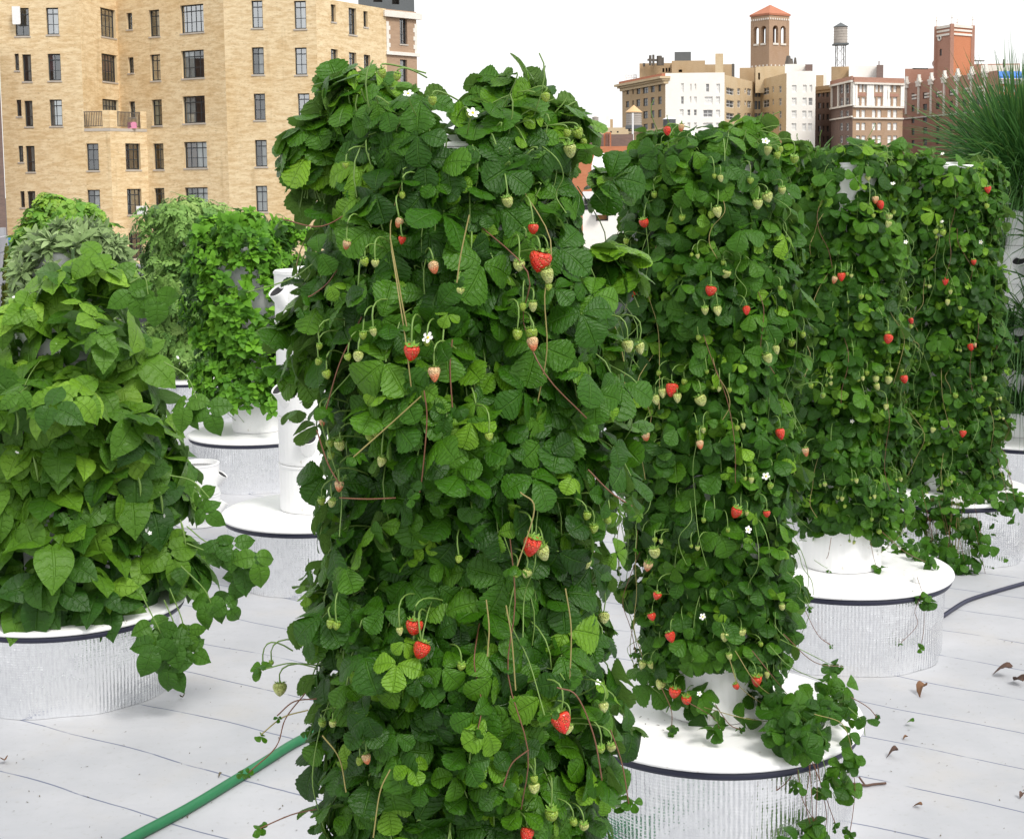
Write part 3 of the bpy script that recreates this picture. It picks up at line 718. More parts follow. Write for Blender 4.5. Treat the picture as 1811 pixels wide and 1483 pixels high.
RF = [(at(2.20, (560, 1180), (515, 1172), (470, 1182)), 0, .02, 2), (at(2.2, (540, 1225), (505, 1270), (488, 1320), (440, 1365)), 1, .012, 2), (at(2.2, (545, 1255), (500, 1268), (462, 1298)), 2, .012, 1),
      (at(2.2, (560, 1235), (520, 1240), (490, 1265)), 1, .012, 1), (at(2.2, (560, 1430), (515, 1440), (455, 1466)), 1, .014, 2), (at(2.15, (600, 470), (580, 500), (555, 520), (545, 525)), 1, .02, 2),
      (at(2.2, (600, 430), (555, 465), (510, 495), (425, 520)), 0, .016, 1), (at(2.15, (640, 360), (570, 400), (500, 388)), 1, .02, 2),
      (at(2.02, (750, 690), (755, 740), (748, 830), (742, 870)), 1, .016, 2), (at(2.02, (745, 700), (690, 750), (625, 808)), 2, .018, 2), (at(2.0, (830, 380), (815, 450), (808, 500)), 2, .014, 1),
      (at(2.02, (690, 420), (705, 500), (712, 540), (720, 580)), 2, .014, 1), (at(2.0, (920, 870), (945, 900), (915, 1000)), 2, .014, 2), (at(2.0, (985, 1215), (1020, 1230), (1050, 1300), (1065, 1380)), 1, .02, 2), (at(2.0, (935, 1325), (905, 1350), (890, 1390)), 1, .016, 1), (at(2.02, (690, 1360), (672, 1400), (660, 1480)), 2, .014, 0),
      (at(2.1, (640, 560), (620, 600), (598, 650), (575, 730)), 1, .02, 2), (at(2.1, (1040, 830), (1080, 870), (1118, 895)), 1, .014, 2), (at(2.1, (1080, 1290), (1100, 1350), (1112, 1420)), 1, .02, 3), (at(2.05, (600, 880), (650, 882), (700, 880)), 1, .012, 0), (at(2.02, (800, 600), (796, 650), (800, 720)), 1, .014, 2), (at(2.03, (560, 760), (580, 820), (600, 855)), 1, .014, 1),
      (at(2.0, (860, 1060), (865, 1110), (862, 1160)), 2, .012, 0), (at(2.0, (895, 1070), (905, 1130), (912, 1220)), 2, .014, 1), (at(2.02, (1000, 1040), (1010, 1110), (1008, 1200)), 2, .014, 1), (at(2.1, (570, 1300), (600, 1340), (612, 1400)), 2, .014, 1)]
LOB = [(645, 178, 80, 58, 85), (575, 238, 55, 56, 42), (715, 205, 58, 48, 40), (905, 182, 78, 50, 66), (985, 228, 58, 58, 45), (868, 250, 36, 34, 22), (735, 258, 34, 24, 16), (605, 150, 50, 26, 18), (545, 300, 36, 45, 22), (520, 230, 22, 16, 4), (1072, 325, 30, 22, 7), (1090, 475, 24, 60, 14), (1085, 610, 24, 50, 8), (1095, 770, 26, 40, 9), (515, 575, 18, 22, 6), (520, 655, 14, 20, 4)]
ZON = [(722, 80, 850, 150), (762, 80, 812, 195), (788, 246, 838, 280), (1046, 348, 1088, 400)]
strawberry('front', 'strawberry plants with large glossy leaves and many red berries covering the nearest tower', rows, 3900, TRI_HI, .040, B, LOB, ZON, RF, seed=3, n_small=20, n_run=36)

# --- second tower
B = [(1139, 394, 'ripe', 8), (1257, 514, 'ripe', 9), (1188, 688, 'ripe', 11), (1302, 905, 'ripe', 10), (1120, 513, 'ripe', 9), (1162, 1053, 'ripe', 7), (1186, 1125, 'ripe', 9), (1193, 1224, 'ripe', 10), (1214, 1237, 'ripe', 9), (1338, 1203, 'ripe', 10), (1320, 548, 'ripe', 7), (1380, 766, 'ripe', 9), (1153, 1090, 'ripe', 7), (1180, 231, 'ripe', 7), (1356, 908, 'ripe', 6), (1302, 1213, 'ripe', 6),
     (1142, 770, 'turn', 8), (1238, 785, 'turn', 7), (1146, 1000, 'turn', 9), (1168, 1210, 'green', 9), (1205, 225, 'turn', 6),
     (1358, 265, 'green', 8), (1269, 374, 'green', 9), (1340, 361, 'green', 9), (1358, 349, 'green', 9), (1383, 337, 'green', 7), (1284, 484, 'green', 8), (1247, 549, 'green', 7), (1269, 549, 'green', 8), (1358, 633, 'green', 9), (1372, 618, 'green', 8), (1240, 708, 'green', 10), (1160, 706, 'green', 8), (1172, 694, 'green', 8), (1198, 703, 'green', 8), (1158, 977, 'green', 10), (1282, 1126, 'green', 8), (1310, 1119, 'green', 9), (1383, 1073, 'green', 6), (1290, 1160, 'green', 6), (1136, 1175, 'green', 7), (1151, 1176, 'green', 6), (1240, 785, 'lime', 5), (1157, 345, 'lime', 6), (1258, 380, 'lime', 7), (1206, 386, 'lime', 6), (1107, 427, 'lime', 6), (1279, 465, 'lime', 5), (1400, 607, 'lime', 7), (1420, 592, 'lime', 6), (1165, 660, 'lime', 5), (1210, 675, 'lime', 6), (1327, 320, 'lime', 6), (1375, 275, 'lime', 7), (1405, 282, 'lime', 8), (1380, 265, 'lime', 6), (1235, 597, 'lime', 5), (1290, 690, 'lime', 5), (1455, 700, 'lime', 5), (1380, 510, 'lime', 5), (1362, 860, 'lime', 6),
     (1355, 842, 'flower', 8), (1323, 936, 'flower', 9), (1354, 250, 'flower', 8), (1243, 1090, 'flower', 7), (1237, 1226, 'flower', 6), (1225, 236, 'flower', 6)]
rows = [(250, 1108, 1395), (290, 1090, 1408), (350, 1080, 1408), (450, 1078, 1412), (550, 1080, 1416), (650, 1085, 1418), (750, 1086, 1418), (850, 1096, 1418), (950, 1098, 1414), (1050, 1100, 1410), (1110, 1108, 1405), (1160, 1118, 1395), (1205, 1135, 1370)]
LID = .312
lidp = lambda x, y: G(x, y, LID)
RS = []
for (pts, c, sz, cnt) in [(((1300, 1150), (1340, 1210), (1395, 1255)), 2, .03, 2), (((1330, 1150), (1370, 1200), (1405, 1250)), 1, .03, 2), (((1290, 1165), (1310, 1215), (1365, 1262)), 2, .02, 2), (((1360, 1140), (1400, 1180), (1465, 1215)), 0, .03, 3), (((1380, 1130), (1440, 1160), (1475, 1185)), 0, .03, 3),
                          (((1170, 1215), (1187, 1255), (1188, 1296)), 1, .018, 4), (((1265, 1245), (1290, 1280), (1312, 1298)), 1, .015, 3), (((1215, 1240), (1262, 1268), (1273, 1298)), 1, .012, 2), (((1245, 1250), (1310, 1268), (1370, 1285)), 2, .02, 2), (((1385, 1120), (1440, 1170), (1490, 1185)), 1, .012, 1)]:
    q = [D(pts[0][0], pts[0][1], 3.62), D(pts[1][0], pts[1][1], 3.62), lidp(*pts[2]) + [0, 0, .012]]; RS.append((q, c, sz, cnt))
for (pts, c, sz, cnt) in [(((1420, 1310), (1432, 1360), (1436, 1420), (1440, 1478)), 1, .0, 0), (((1430, 1312), (1444, 1370), (1444, 1430), (1440, 1478)), 1, 0, 0), (((1437, 1315), (1430, 1380), (1425, 1420), (1438, 1475)), 1, 0, 0), (((1425, 1320), (1450, 1380), (1468, 1430), (1478, 1458)), 1, .016, 2), (((1440, 1315), (1452, 1390), (1462, 1440), (1456, 1483)), 1, .02, 1),
                          (((1405, 1330), (1400, 1370), (1370, 1400), (1330, 1420)), 1, .012, 1), (((1406, 1330), (1413, 1380), (1420, 1415), (1443, 1455)), 1, .014, 1), (((1440, 1262), (1490, 1280), (1507, 1330), (1505, 1345)), 2, .035, 6), (((1505, 1340), (1512, 1390), (1508, 1440), (1503, 1470)), 1, .018, 3), (((1505, 1350), (1500, 1375), (1490, 1395)), 0, .04, 6), (((1500, 1250), (1525, 1275), (1530, 1300)), 0, .035, 1), (((1505, 1232), (1535, 1250), (1551, 1268)), 1, .014, 2), (((1412, 1360), (1416, 1390)), 0, .03, 3), (((1455, 1340), (1462, 1370)), 0, .035, 4), (((1440, 1395), (1460, 1405)), 0, .026, 3), (((1440, 1478), (1428, 1484)), 0, .05, 7)]:
    RS.append((at(3.50, *pts), c, sz, cnt))
def lid_clump(tuft):
    for (x, y, cnt, sz) in [(1400, 1262, 14, .036), (1420, 1292, 16, .036), (1440, 1275, 10, .034), (1385, 1295, 7, .034), (1430, 1240, 6, .03), (1470, 1232, 5, .032), (1490, 1245, 4, .028), (1350, 1255, 5, .034), (1345, 1235, 4, .03), (1240, 1248, 4, .036), (1262, 1225, 5, .034), (1265, 1278, 3, .028), (1222, 1262, 2, .042), (1415, 1312, 6, .03), (1508, 1275, 3, .028)]:
        p = G(x, y, LID + .05); tuft(p, cnt, sz * 1.45)
LOB = [(1175, 262, 58, 32, 50), (1315, 250, 68, 38, 66), (1250, 268, 60, 24, 34), (1385, 276, 40, 30, 30), (1130, 285, 34, 30, 22)]
strawberry('second', 'strawberry plants right behind the nearest ones, a leafy tuft spilling over their white lid', rows, 2900, TRI_LO, .043, B, LOB, [(1195, 1178, 1320, 1262), (1030, 348, 1082, 398)], RS, seed=5, n_small=16, n_run=44, mat=M_STRAW2, extra=lid_clump)

# --- third tower
B = [(1557, 362, 'ripe', 7), (1488, 489, 'ripe', 7), (1571, 599, 'ripe', 8), (1611, 567, 'ripe', 5), (1599, 670, 'ripe', 7), (1476, 494, 'turn', 6), (1548, 353, 'turn', 6), (1542, 955, 'turn', 5), (1425, 798, 'turn', 7),
     (1535, 315, 'green', 5), (1572, 384, 'green', 6), (1571, 396, 'green', 6), (1549, 670, 'green', 6), (1551, 683, 'green', 6), (1571, 672, 'green', 7), (1567, 719, 'green', 5), (1523, 525, 'lime', 5), (1545, 382, 'lime', 4), (1580, 376, 'lime', 5), (1600, 530, 'lime', 5), (1533, 660, 'lime', 5), (1575, 655, 'lime', 5), (1435, 683, 'lime', 5), (1610, 578, 'lime', 5), (1570, 590, 'lime', 5), (1595, 655, 'lime', 4), (1555, 940, 'lime', 5),
     (1602, 428, 'flower', 5), (1579, 325, 'flower', 5), (1507, 745, 'flower', 5)]
rows = [(272, 1385, 1572), (310, 1380, 1588), (400, 1375, 1600), (550, 1375, 1605), (700, 1378, 1608), (820, 1382, 1605), (900, 1390, 1595), (935, 1410, 1580), (960, 1440, 1565)]
RS = []
for (pts, c, sz, cnt) in [(((1560, 940), (1600, 975), (1640, 1000)), 1, .03, 5), (((1580, 930), (1620, 960), (1625, 985)), 0, .035, 8), (((1570, 945), (1590, 965), (1600, 972)), 0, .035, 8), (((1540, 960), (1545, 985), (1550, 1008)), 1, .03, 3), (((1470, 950), (1465, 980), (1460, 995)), 1, .03, 3), (((1440, 990), (1455, 1000), (1463, 1010)), 0, .02, 2)]:
    q = [D(pts[0][0], pts[0][1], 5.1), D(pts[1][0], pts[1][1], 5.05), G(*pts[2], LID) + [0, 0, .012]]; RS.append((q, c, sz, cnt))
for (pts, c, sz, cnt) in [(((1622, 1020), (1632, 1050), (1634, 1062)), 1, .035, 7), (((1630, 1050), (1618, 1080), (1622, 1105), (1592, 1138)), 1, .018, 3), (((1634, 1060), (1634, 1110), (1628, 1142)), 1, .016, 2), (((1415, 1060), (1445, 1120), (1468, 1140)), 1, .014, 2)]:
    RS.append((at(4.98, *pts), c, sz, cnt))
LOB = [(1420, 268, 45, 28, 26), (1545, 266, 52, 26, 34), (1590, 290, 30, 26, 14), (1480, 276, 26, 20, 5)]
strawberry('third', 'strawberry plants with a bare white patch near the top, second from the far end', rows, 2800, TRI_LO, .043, B, LOB, [(1470, 292, 1508, 348), (1478, 332, 1535, 362), (1455, 935, 1540, 990)], RS, seed=6, n_small=14, n_run=50, mat=M_STRAW2)

# --- fourth tower
B = [(1747, 335, 'ripe', 6), (1722, 463, 'ripe', 5), (1672, 497, 'ripe', 6), (1717, 613, 'ripe', 6), (1703, 766, 'ripe', 6), (1724, 610, 'turn', 4), (1676, 534, 'green', 5), (1681, 516, 'green', 4), (1741, 669, 'green', 5), (1745, 365, 'lime', 5), (1655, 410, 'lime', 5), (1668, 412, 'lime', 6), (1690, 700, 'lime', 5), (1650, 760, 'green', 5), (1698, 545, 'lime', 4),
     (1735, 428, 'flower', 5), (1666, 392, 'flower', 4), (1667, 272, 'flower', 4)]
rows = [(295, 1592, 1770), (340, 1584, 1774), (450, 1582, 1774), (550, 1582, 1778), (650, 1582, 1780), (750, 1584, 1780), (820, 1588, 1778), (860, 1595, 1782), (895, 1602, 1788)]
RS = []
for i in range(34):
    x = U_(1612, 1782); L = U_(60, 150); e = x + U_(-18, 18)
    RS.append((at(6.30 + abs(x - 1690) * .0016, (x, 880), ((x + e) / 2 + U_(-6, 6), 880 + L * .5), (e, 880 + L)), int(rng.choice([1, 2])), .030 if i % 3 else .018, int(rng.integers(1, 6))))
for (x, y) in ((1745, 1027), (1680, 975), (1690, 1000), (1740, 970), (1650, 955), (1710, 1015), (1785, 900), (1795, 885)):
    RS.append((at(6.3, (x - 20, y - 90), (x - 8, y - 40), (x, y)), 1, .05, 5))
LOB = [(1625, 280, 42, 22, 24), (1742, 298, 40, 24, 26)]
def hang4(tuft):
    for i in range(60):
        x = U_(1615, 1790); tuft(D(x, U_(865, 945), 6.30 + abs(x - 1690) * .0016), 2, .045)
strawberry('fourth', 'strawberry plants on the last tower of the row, thin runners hanging down over its tank', rows, 2900, TRI_LO, .042, B, LOB, [(1655, 285, 1702, 312)], RS, seed=8, n_small=12, n_run=50, mat=M_STRAW2, extra=hang4)

# ------------------------------------------------------------------ the other crops
def crop(key, name, label, cat, rows, n, tm, size, mat, e=(35, 25), zones=(), depth=.05, f=(.35, .6), lump=.03, seed=0, rsd=.2, rmu=.4, up=0., lobes=(), stem_every=4, parts=None, back=.4, inner=.4, zgrad=0.):
    xy = XY[key]; env = Envelope(xy, rows, lump, seed)
    plant = thing(name, label, cat, (xy[0], xy[1], .31)); L, St = MB(), MB()
    z, th, _ = cover(env, n, back, depth); m = len(z)
    d = np.where(rng.uniform(size=m) < 1 - inner, np.abs(rng.normal(.01, depth * .5, m)), rng.uniform(.02, depth * 3, m))
    P = env.pos(z, th, d); S = size * np.clip(rng.lognormal(0, .24, m), .5, 1.7)
    o, t, N, Fv = orient(th, m, e[0], e[1], .45, f[0], f[1], up)
    clump = sum(np.sin(a * th + b * z + c) for a, b, c in ((3, 14, 1), (5, -23, 2), (2, 37, 4))) / 3
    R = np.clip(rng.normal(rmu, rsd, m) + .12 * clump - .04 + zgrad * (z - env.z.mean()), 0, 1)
    for (lx, ly, rx, ry, cnt, dy) in lobes:
        Yl = xy[1] + dy; C = D(lx, ly, Yl); q = nrm(rng.normal(size=(cnt, 3))); pp = C + q * rng.uniform(.3, 1, (cnt, 1)) * [rx * Yl / F, rx * Yl / F, ry * Yl / F]
        P = np.vstack([P, pp]); S = np.r_[S, size * rng.uniform(.6, 1.2, cnt)]; N = np.vstack([N, np.array([0, -.3, 1.]) + q * .8 + rng.normal(0, .3, (cnt, 3))]); Fv = np.vstack([Fv, q + rng.normal(0, .5, (cnt, 3)) - [0, 0, .2]])
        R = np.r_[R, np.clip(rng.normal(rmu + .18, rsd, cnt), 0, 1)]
    ok = keepout(P, S, zones, xy[1] + .1); Pb = P - nrm(Fv) * (S * .4)[:, None]
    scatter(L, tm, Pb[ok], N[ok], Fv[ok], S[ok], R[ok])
    for i in np.where(ok)[0][::stem_every]:
        b = Pb[i]; oo = nrm(np.array([b[0] - xy[0], b[1] - xy[1], 0.])); a = np.array([xy[0], xy[1], 0]) + oo * PR; a = np.array([a[0], a[1], min(b[2] + U_(-.12, .08), 1.7)])
        tube(St, bez(a, (a + b) / 2 + oo * .04 + [0, 0, .02], b, 5), .0018, 3, 0)
    if parts: parts(plant, env, L, St)
    L.build('foliage', mat, plant, smooth=True); St.build('stems', [M_STEM, M_RUN, M_RUNT], plant, smooth=True); return plant

BEAN = trifoliate(6, 3, 10, 'bean', .43)
rows = [(478, 125, 190), (515, 75, 212), (560, 20, 235), (610, -25, 258), (680, -70, 285), (760, -85, 305), (850, -90, 312), (930, -85, 335), (1010, -60, 345), (1070, -20, 320)]
def bean_parts(plant, env, L, St):
    for (x, y, l) in ((320, 955, .07), (60, 840, .06), (245, 870, .05), (283, 900, .06), (30, 760, .06)):
        p = env.hit(x, y, .03); mb = MB(); a = p + [0, 0, l]; tube(mb, bez(a, a + [.012, -.006, -l * .5], a + [U_(-.01, .02), 0, -l * 1.3], 9), np.array([.0015, .003, .004, .0042, .0042, .004, .0036, .0025, .0008]), 6)
        tag(mb.build('bean_pod', M_STEM, plant, smooth=True), 'hanging green bean pod')
    for (x, y) in ((100, 611), (105, 618), (314, 632), (318, 642), (84, 845), (262, 935), (265, 942), (258, 938), (85, 505), (205, 540), (332, 665), (290, 912), (30, 800)):
        p = env.hit(x, y, .035); c = bpy.data.objects.new('flower', FLOW); put(c, plant); c.location = (p - wloc(plant)).tolist(); c.scale = (.007,) * 3; c.rotation_euler = (U_(.8, 2), U_(-.5, .5), U_(0, 6))
    # stray sprays out to the side
    for (pts, cnt) in [(((330, 930), (370, 960), (405, 950)), 3), (((330, 960), (390, 985), (425, 1010)), 3), (((320, 1000), (360, 1040), (375, 1070)), 3), (((300, 1040), (320, 1090), (330, 1130)), 3), (((250, 1050), (270, 1090), (285, 1120)), 4), (((290, 1060), (310, 1110), (312, 1155)), 3), (((300, 840), (340, 850), (370, 880)), 2), (((290, 640), (330, 665), (350, 710)), 3), (((230, 500), (255, 490), (262, 520)), 2)]:
        q = [D(x, y, 4.62) for x, y in pts]; tube(St, spline(q, 5), .002, 4, 0)
        k = cnt; scatter(L, BEAN, np.array([q[-1] + rng.normal(0, .025, 3) for _ in range(k)]), np.array([[U_(-.5, .5), -1, U_(0, .8)] for _ in range(k)]), np.array([[U_(-.2, .9), -.2, U_(-1.2, -.3)] for _ in range(k)]), np.full(k, .084) * rng.uniform(.7, 1.1, k), rng.uniform(.05, .45, k))
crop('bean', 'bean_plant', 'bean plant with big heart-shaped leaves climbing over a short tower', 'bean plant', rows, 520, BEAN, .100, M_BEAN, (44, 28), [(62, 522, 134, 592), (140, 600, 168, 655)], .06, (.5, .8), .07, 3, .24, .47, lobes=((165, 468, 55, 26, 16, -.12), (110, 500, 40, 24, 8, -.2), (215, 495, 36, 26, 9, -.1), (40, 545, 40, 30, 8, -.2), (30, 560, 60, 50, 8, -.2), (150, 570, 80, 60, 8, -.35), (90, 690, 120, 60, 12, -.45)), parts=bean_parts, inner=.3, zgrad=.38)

MINT = rosette(3, 1, 8)
rows = [(395, 355, 500), (420, 340, 520), (470, 335, 535), (540, 338, 545), (620, 345, 545), (690, 350, 540), (715, 365, 525)]
def mint_parts(plant, env, L, St):
    for (pts, k) in (((480, 700), (482, 730)), 0), (((520, 730), (545, 760)), 0), (((350, 720), (325, 735)), 0):
        q = [D(x, y, 8.2) for x, y in pts]; tube(St, np.array([q[0], (q[0] + q[1]) / 2 + [0, 0, .01], q[1]]), .003, 4, 0)
        scatter(L, MINT, np.array([q[1], (q[0] + q[1]) / 2]), np.array([[0, -1, .4], [.3, -1, .4]]), np.array([[1, 0, 0], [0, .3, 1.]]), np.array([.05, .05]), np.array([.4, .5]))
crop('mint', 'mint_plant', 'bushy bright green mint covering a tower behind the bare white one', 'mint plant', rows, 1350, MINT, .050, M_MINT, (38, 25), [(400, 478, 437, 520), (440, 505, 475, 560), (425, 570, 440, 600), (415, 670, 432, 685)], .05, (.35, .7), .04, 4, .17, .45, lobes=((430, 390, 45, 22, 60, 0), (500, 402, 35, 18, 50, 0), (375, 400, 35, 20, 45, 0), (535, 420, 24, 22, 30, 0)), parts=mint_parts)

SAGE = rosette(3, 1, 6, 'lance', .17, 6, 5, .45, 1.0, .75)
rows = [(405, 95, 165), (425, 60, 195), (450, 38, 205), (490, 30, 205), (540, 30, 200), (600, 35, 200), (700, 40, 195)]
crop('sage', 'sage_plant', 'grey-green sage with long narrow leaves, just above the bean leaves', 'sage plant', rows, 620, SAGE, .078, M_SAGE, (55, 25), [(90, 432, 128, 505)], .06, (.5, .6), .05, 5, .2, .45, lobes=((150, 418, 50, 26, 60, 0), (105, 432, 36, 22, 30, 0), (195, 438, 30, 20, 26, -.1)))

PARS = pinnate(2, 1, 6, 3, .42, 'mint', .55)
rows = [(362, 65, 150), (378, 45, 170), (400, 36, 178), (440, 30, 185), (500, 32, 180), (600, 40, 170)]
crop('herb', 'leafy_herb', 'bright yellow-green leafy herb rising behind the sage', 'herb plant', rows, 1300, PARS, .085, M_PARS, (50, 30), (), .09, (.3, .9), .07, 6, .22, .48, lobes=((95, 358, 45, 18, 90, 0), (150, 372, 34, 22, 60, 0), (50, 410, 28, 34, 40, 0), (80, 350, 20, 14, 26, 0)))

FERN = pinnate(2, 1, 6, 6, .26, 'lance', .34)
rows = [(365, 275, 375), (385, 262, 395), (420, 258, 410), (470, 258, 415), (540, 262, 415), (620, 280, 410), (660, 295, 400)]
crop('fern', 'feathery_plant', 'tall soft feathery plant with pale drooping sprays behind the mint', 'herb plant', rows, 2300, FERN, .115, M_FERN, (40, 30), (), .12, (.35, .8), .09, 7, .2, .45, lobes=((330, 363, 55, 24, 110, 0), (285, 385, 30, 28, 60, 0), (375, 370, 36, 22, 60, 0)))

# chives
plant = thing('chive_plant', 'dense dark green grassy chives fountaining from a tower at the far right', 'chive plant', (*XY['chive'], .31)); L = MB()
def blade(p, dirv, ln, w, r, sag):
    n = 6; t_ = np.linspace(0, 1, n); dirv = nrm(np.asarray(dirv, float)); P = p + dirv * (t_ * ln)[:, None] - np.array([0, 0, 1.]) * (sag * ln * t_ ** 2.2)[:, None]
    side = nrm(np.cross(dirv, [U_(-.3, .3), -1, U_(-.2, .2)])) * w; ww = (1 - t_ ** 2.5 * .92)[:, None]; nn = nrm(np.cross(side, dirv)) * w * .5
    v = np.stack([P - side * ww, P + nn * ww, P + side * ww], 1).reshape(-1, 3); i = np.arange(n - 1)
    f = np.concatenate([np.stack([3 * i + a, 3 * i + a + 1, 3 * i + a + 4, 3 * i + a + 3], 1) for a in (0, 1)])
    L.add(v, f, 0, np.c_[np.tile([.2, .7, .8], n), np.repeat(t_ * .4, 3)], r)
cx, cy = XY['chive']
for i in range(2300):
    a = U_(-PI, PI); rr = U_(0, .17); p = np.array([cx + rr * math.cos(a), cy + rr * math.sin(a), 1.70 + U_(-.06, .06)]); sp = abs(rng.normal(0, .75))
    a2 = a + rng.normal(0, .6); blade(p, (math.cos(a2) * sp, math.sin(a2) * sp, 1), U_(.35, .85), U_(.003, .0055), np.clip(rng.normal(.4, .2), 0, 1), U_(.02, .3) * (1 + sp))
for tier in range(6):
    for q in range(9):
        az = q * 2 * PI / 9 + tier * .5 + U_(-.2, .2); z = .47 + tier * SH * 1.05
        if tier in (3, 4) and abs(math.sin((az + 2.2) / 2)) < .2: continue
        for i in range(110):
            a = az + rng.normal(0, .5); p = np.array([cx + PR * math.cos(az), cy + PR * math.sin(az), z + U_(-.03, .05)])
            blade(p, (math.cos(a), math.sin(a), U_(.1, 1.6)), U_(.25, .68), U_(.0028, .005), np.clip(rng.normal(.4, .22), 0, 1), U_(.3, .9))
L.build('foliage', M_CHIVE, plant, smooth=True)

# ------------------------------------------------------------------ things on the deck
hz = .0145
P = [G(x, y, hz) for x, y in ((150, 1530), (240, 1478), (330, 1430), (400, 1388), (470, 1345), (535, 1306), (640, 1262), (760, 1240), (880, 1262), (970, 1330), (1015, 1420), (1020, 1520), (960, 1680))]
mb = MB(); tube(mb, spline(P, 10), hz, 14); tag(mb.build('garden_hose', M_HOSE, smooth=True, origin=P[0]), 'green garden hose lying across the white deck', 'hose')
P = [G(x, y, .0087) for x, y in ((1643, 1097), (1665, 1090), (1685, 1077), (1710, 1062), (1745, 1050), (1811, 1031), (1900, 1008), (2050, 985))]
mb = MB(); tube(mb, spline(P, 8), .0085, 10); tag(mb.build('cable', M_CABLE, smooth=True, origin=P[0]), 'dark blue-black cable snaking over the deck beside the strawberry tanks', 'cable')
def curled(name, label, px, py, sz, mat, az, cat='dead leaf'):
    v, f, u = leaflet(4, 2, .33, U_(.4, 1.1), U_(.5, 1.2), .04, .05, -.2, 'bean', U_(-.8, .8))
    p = G(px, py, 0); v = rotz(v, az) * sz; v[:, 2] -= v[:, 2].min() - .002
    mb = MB(); mb.add(v + p - [v[:, 0].mean(), v[:, 1].mean(), 0], f, 0, u)
    return tag(mb.build(name, mat, smooth=True, origin=p), label, cat, 'dead leaves fallen on the deck')
curled('dead_leaf', 'large tan curled dead leaf lying alone on the open deck right of the second tank', 1629, 1229, .060, M_DEAD, 2.2)
curled('dead_leaf', 'reddish brown crumpled dead leaf near the right edge of the deck', 1771, 1196, .072, M_DEAD2, 1.2)
curled('dead_leaf', 'dark greenish dead leaf at the right edge of the photo', 1800, 1209, .06, M_DEAD2, .3)
curled('dead_leaf', 'small green fallen leaf on the deck just past the second lid', 1608, 1283, .034, M_STRAW2, .8)
curled('dead_leaf', 'tiny pinkish fallen leaf in the middle of the right-hand deck', 1600, 1308, .022, M_DEAD, 1.9)
curled('dead_leaf', 'slim brown fallen leaf beside the second tank', 1577, 1340, .042, M_DEAD2, 1.6)
curled('dead_leaf', 'pale brown fallen leaf low on the right-hand deck', 1622, 1428, .026, M_DEAD, 1.1)
curled('dead_leaf', 'brown leaf lying at the foot of the third strawberry tank', 1553, 1184, .03, M_DEAD2, .2)
curled('dead_leaf', 'curled dry leaf at the foot of the bean tank', 323, 1236, .028, M_SPEC, .5)
curled('dead_leaf', 'small tan dry leaf at the left edge of the deck', 8, 1349, .036, M_DEAD, .5)
curled('dead_leaf', 'small dry leaf scrap on the deck above the green hose', 389, 1374, .018, M_SPEC, 2.5)
curled('dead_leaf', 'red-brown dry scrap at the lower right edge of the photo', 1806, 1411, .022, M_DEAD2, 2.5)
P = [G(x, y, .006) for x, y in ((1505, 1384), (1530, 1388), (1545, 1386), (1567, 1384))]
mb = MB(); tube(mb, spline(P, 4), .0035, 6); tube(mb, [P[1], P[1] + [-.01, .03, .012]], .003, 5); tag(mb.build('twig', M_DEAD2, smooth=True, origin=P[0]), 'short dry twig on the deck beside the trailing runners', 'twig')
mb = MB()
for i in range(200):
    x, y = (U_(0, 540), U_(1085, 1483)) if i < 130 else (U_(1440, 1811), U_(1130, 1483))
    p = G(x, y, 0); s = U_(.0015, .0042); a = U_(0, 6); v = np.array([(-s, -s * .4, .002), (s, -s * .3, .003), (s * .8, s * .5, .004), (-s * .6, s * .4, .002)]); mb.add(rotz(v, a) + p, [(0, 1, 2, 3)])
for (x, y, z, nn) in ((160, 1090, .304, 26), (1180, 1285, .304, 10)):
    for i in range(nn):
        p = G(x + rng.normal(0, 45), y + rng.normal(0, 9), z); s = U_(.002, .005); mb.add(rotz(np.array([(-s, -s * .4, .001), (s, -s * .3, .003), (s * .8, s * .5, .003), (-s * .6, s * .4, .001)]), U_(0, 6)) + p, [(0, 1, 2, 3)])
tag(mb.build('plant_debris', M_SPEC), kind='stuff')

# parapet, boards, panel and a golden shrub at the far side of the roof
root = thing('parapet_wall', 'dark grey parapet wall along the far side of the roof', 'wall', (0, 13.0, 0))
mb = MB(); box(mb, (-8.9, 12.85, .003), (8.9, 13.1, .97)); mb.build('wall', M_PARA, root)
mb = MB(); box(mb, (-8.9, 12.75, .972), (8.9, 13.18, 1.05)); mb.build('coping', M_PARAT, root)
for (x, s, lb) in ((268, 9, 'low golden plant on the parapet coping beside the feathery plant'), (284, 12, 'second low golden plant on the coping, nearer the feathery plant')):
    c = D(x, 466, 12.9); c[2] = 1.05; q = nrm(rng.normal(size=(60, 3))); q[:, 2] = np.abs(q[:, 2]); r = s * 12.9 / F
    mb = MB(); scatter(mb, PARS, c + q * [r * 1.3, r, r * 1.3], q + [0, 0, .5], q + rng.normal(0, .4, (60, 3)), np.full(60, .045), rng.uniform(.6, 1, 60)); tag(mb.build('low_plant', M_CYP, origin=c, smooth=True), lb, 'plant')
a, b = D(-80, 520, 9.6), D(16, 455, 12.6)
root = thing('board_fence', 'weathered grey board screen at the far left edge of the roof', 'fence', (a[0], a[1], 0))
mb = MB()
for k in range(10):
    z = .05 + k * .13; obox(mb, (a[0], a[1], z), (b[0] - a[0], b[1] - a[1], 0), (-.03, .0, 0), (0, 0, .115))
mb.build('boards', M_GREYB, root)
mb = MB()
for q in (0, .5, 1): obox(mb, a * (1 - q) + b * q + [-.075, 0, .003 - (a * (1 - q) + b * q)[2]], (.04, 0, 0), (0, .06, 0), (0, 0, 1.40))
mb.build('posts', M_GREYB, root)
c = D(-10, 440, 14.5); c2 = D(23, 440, 14.5)
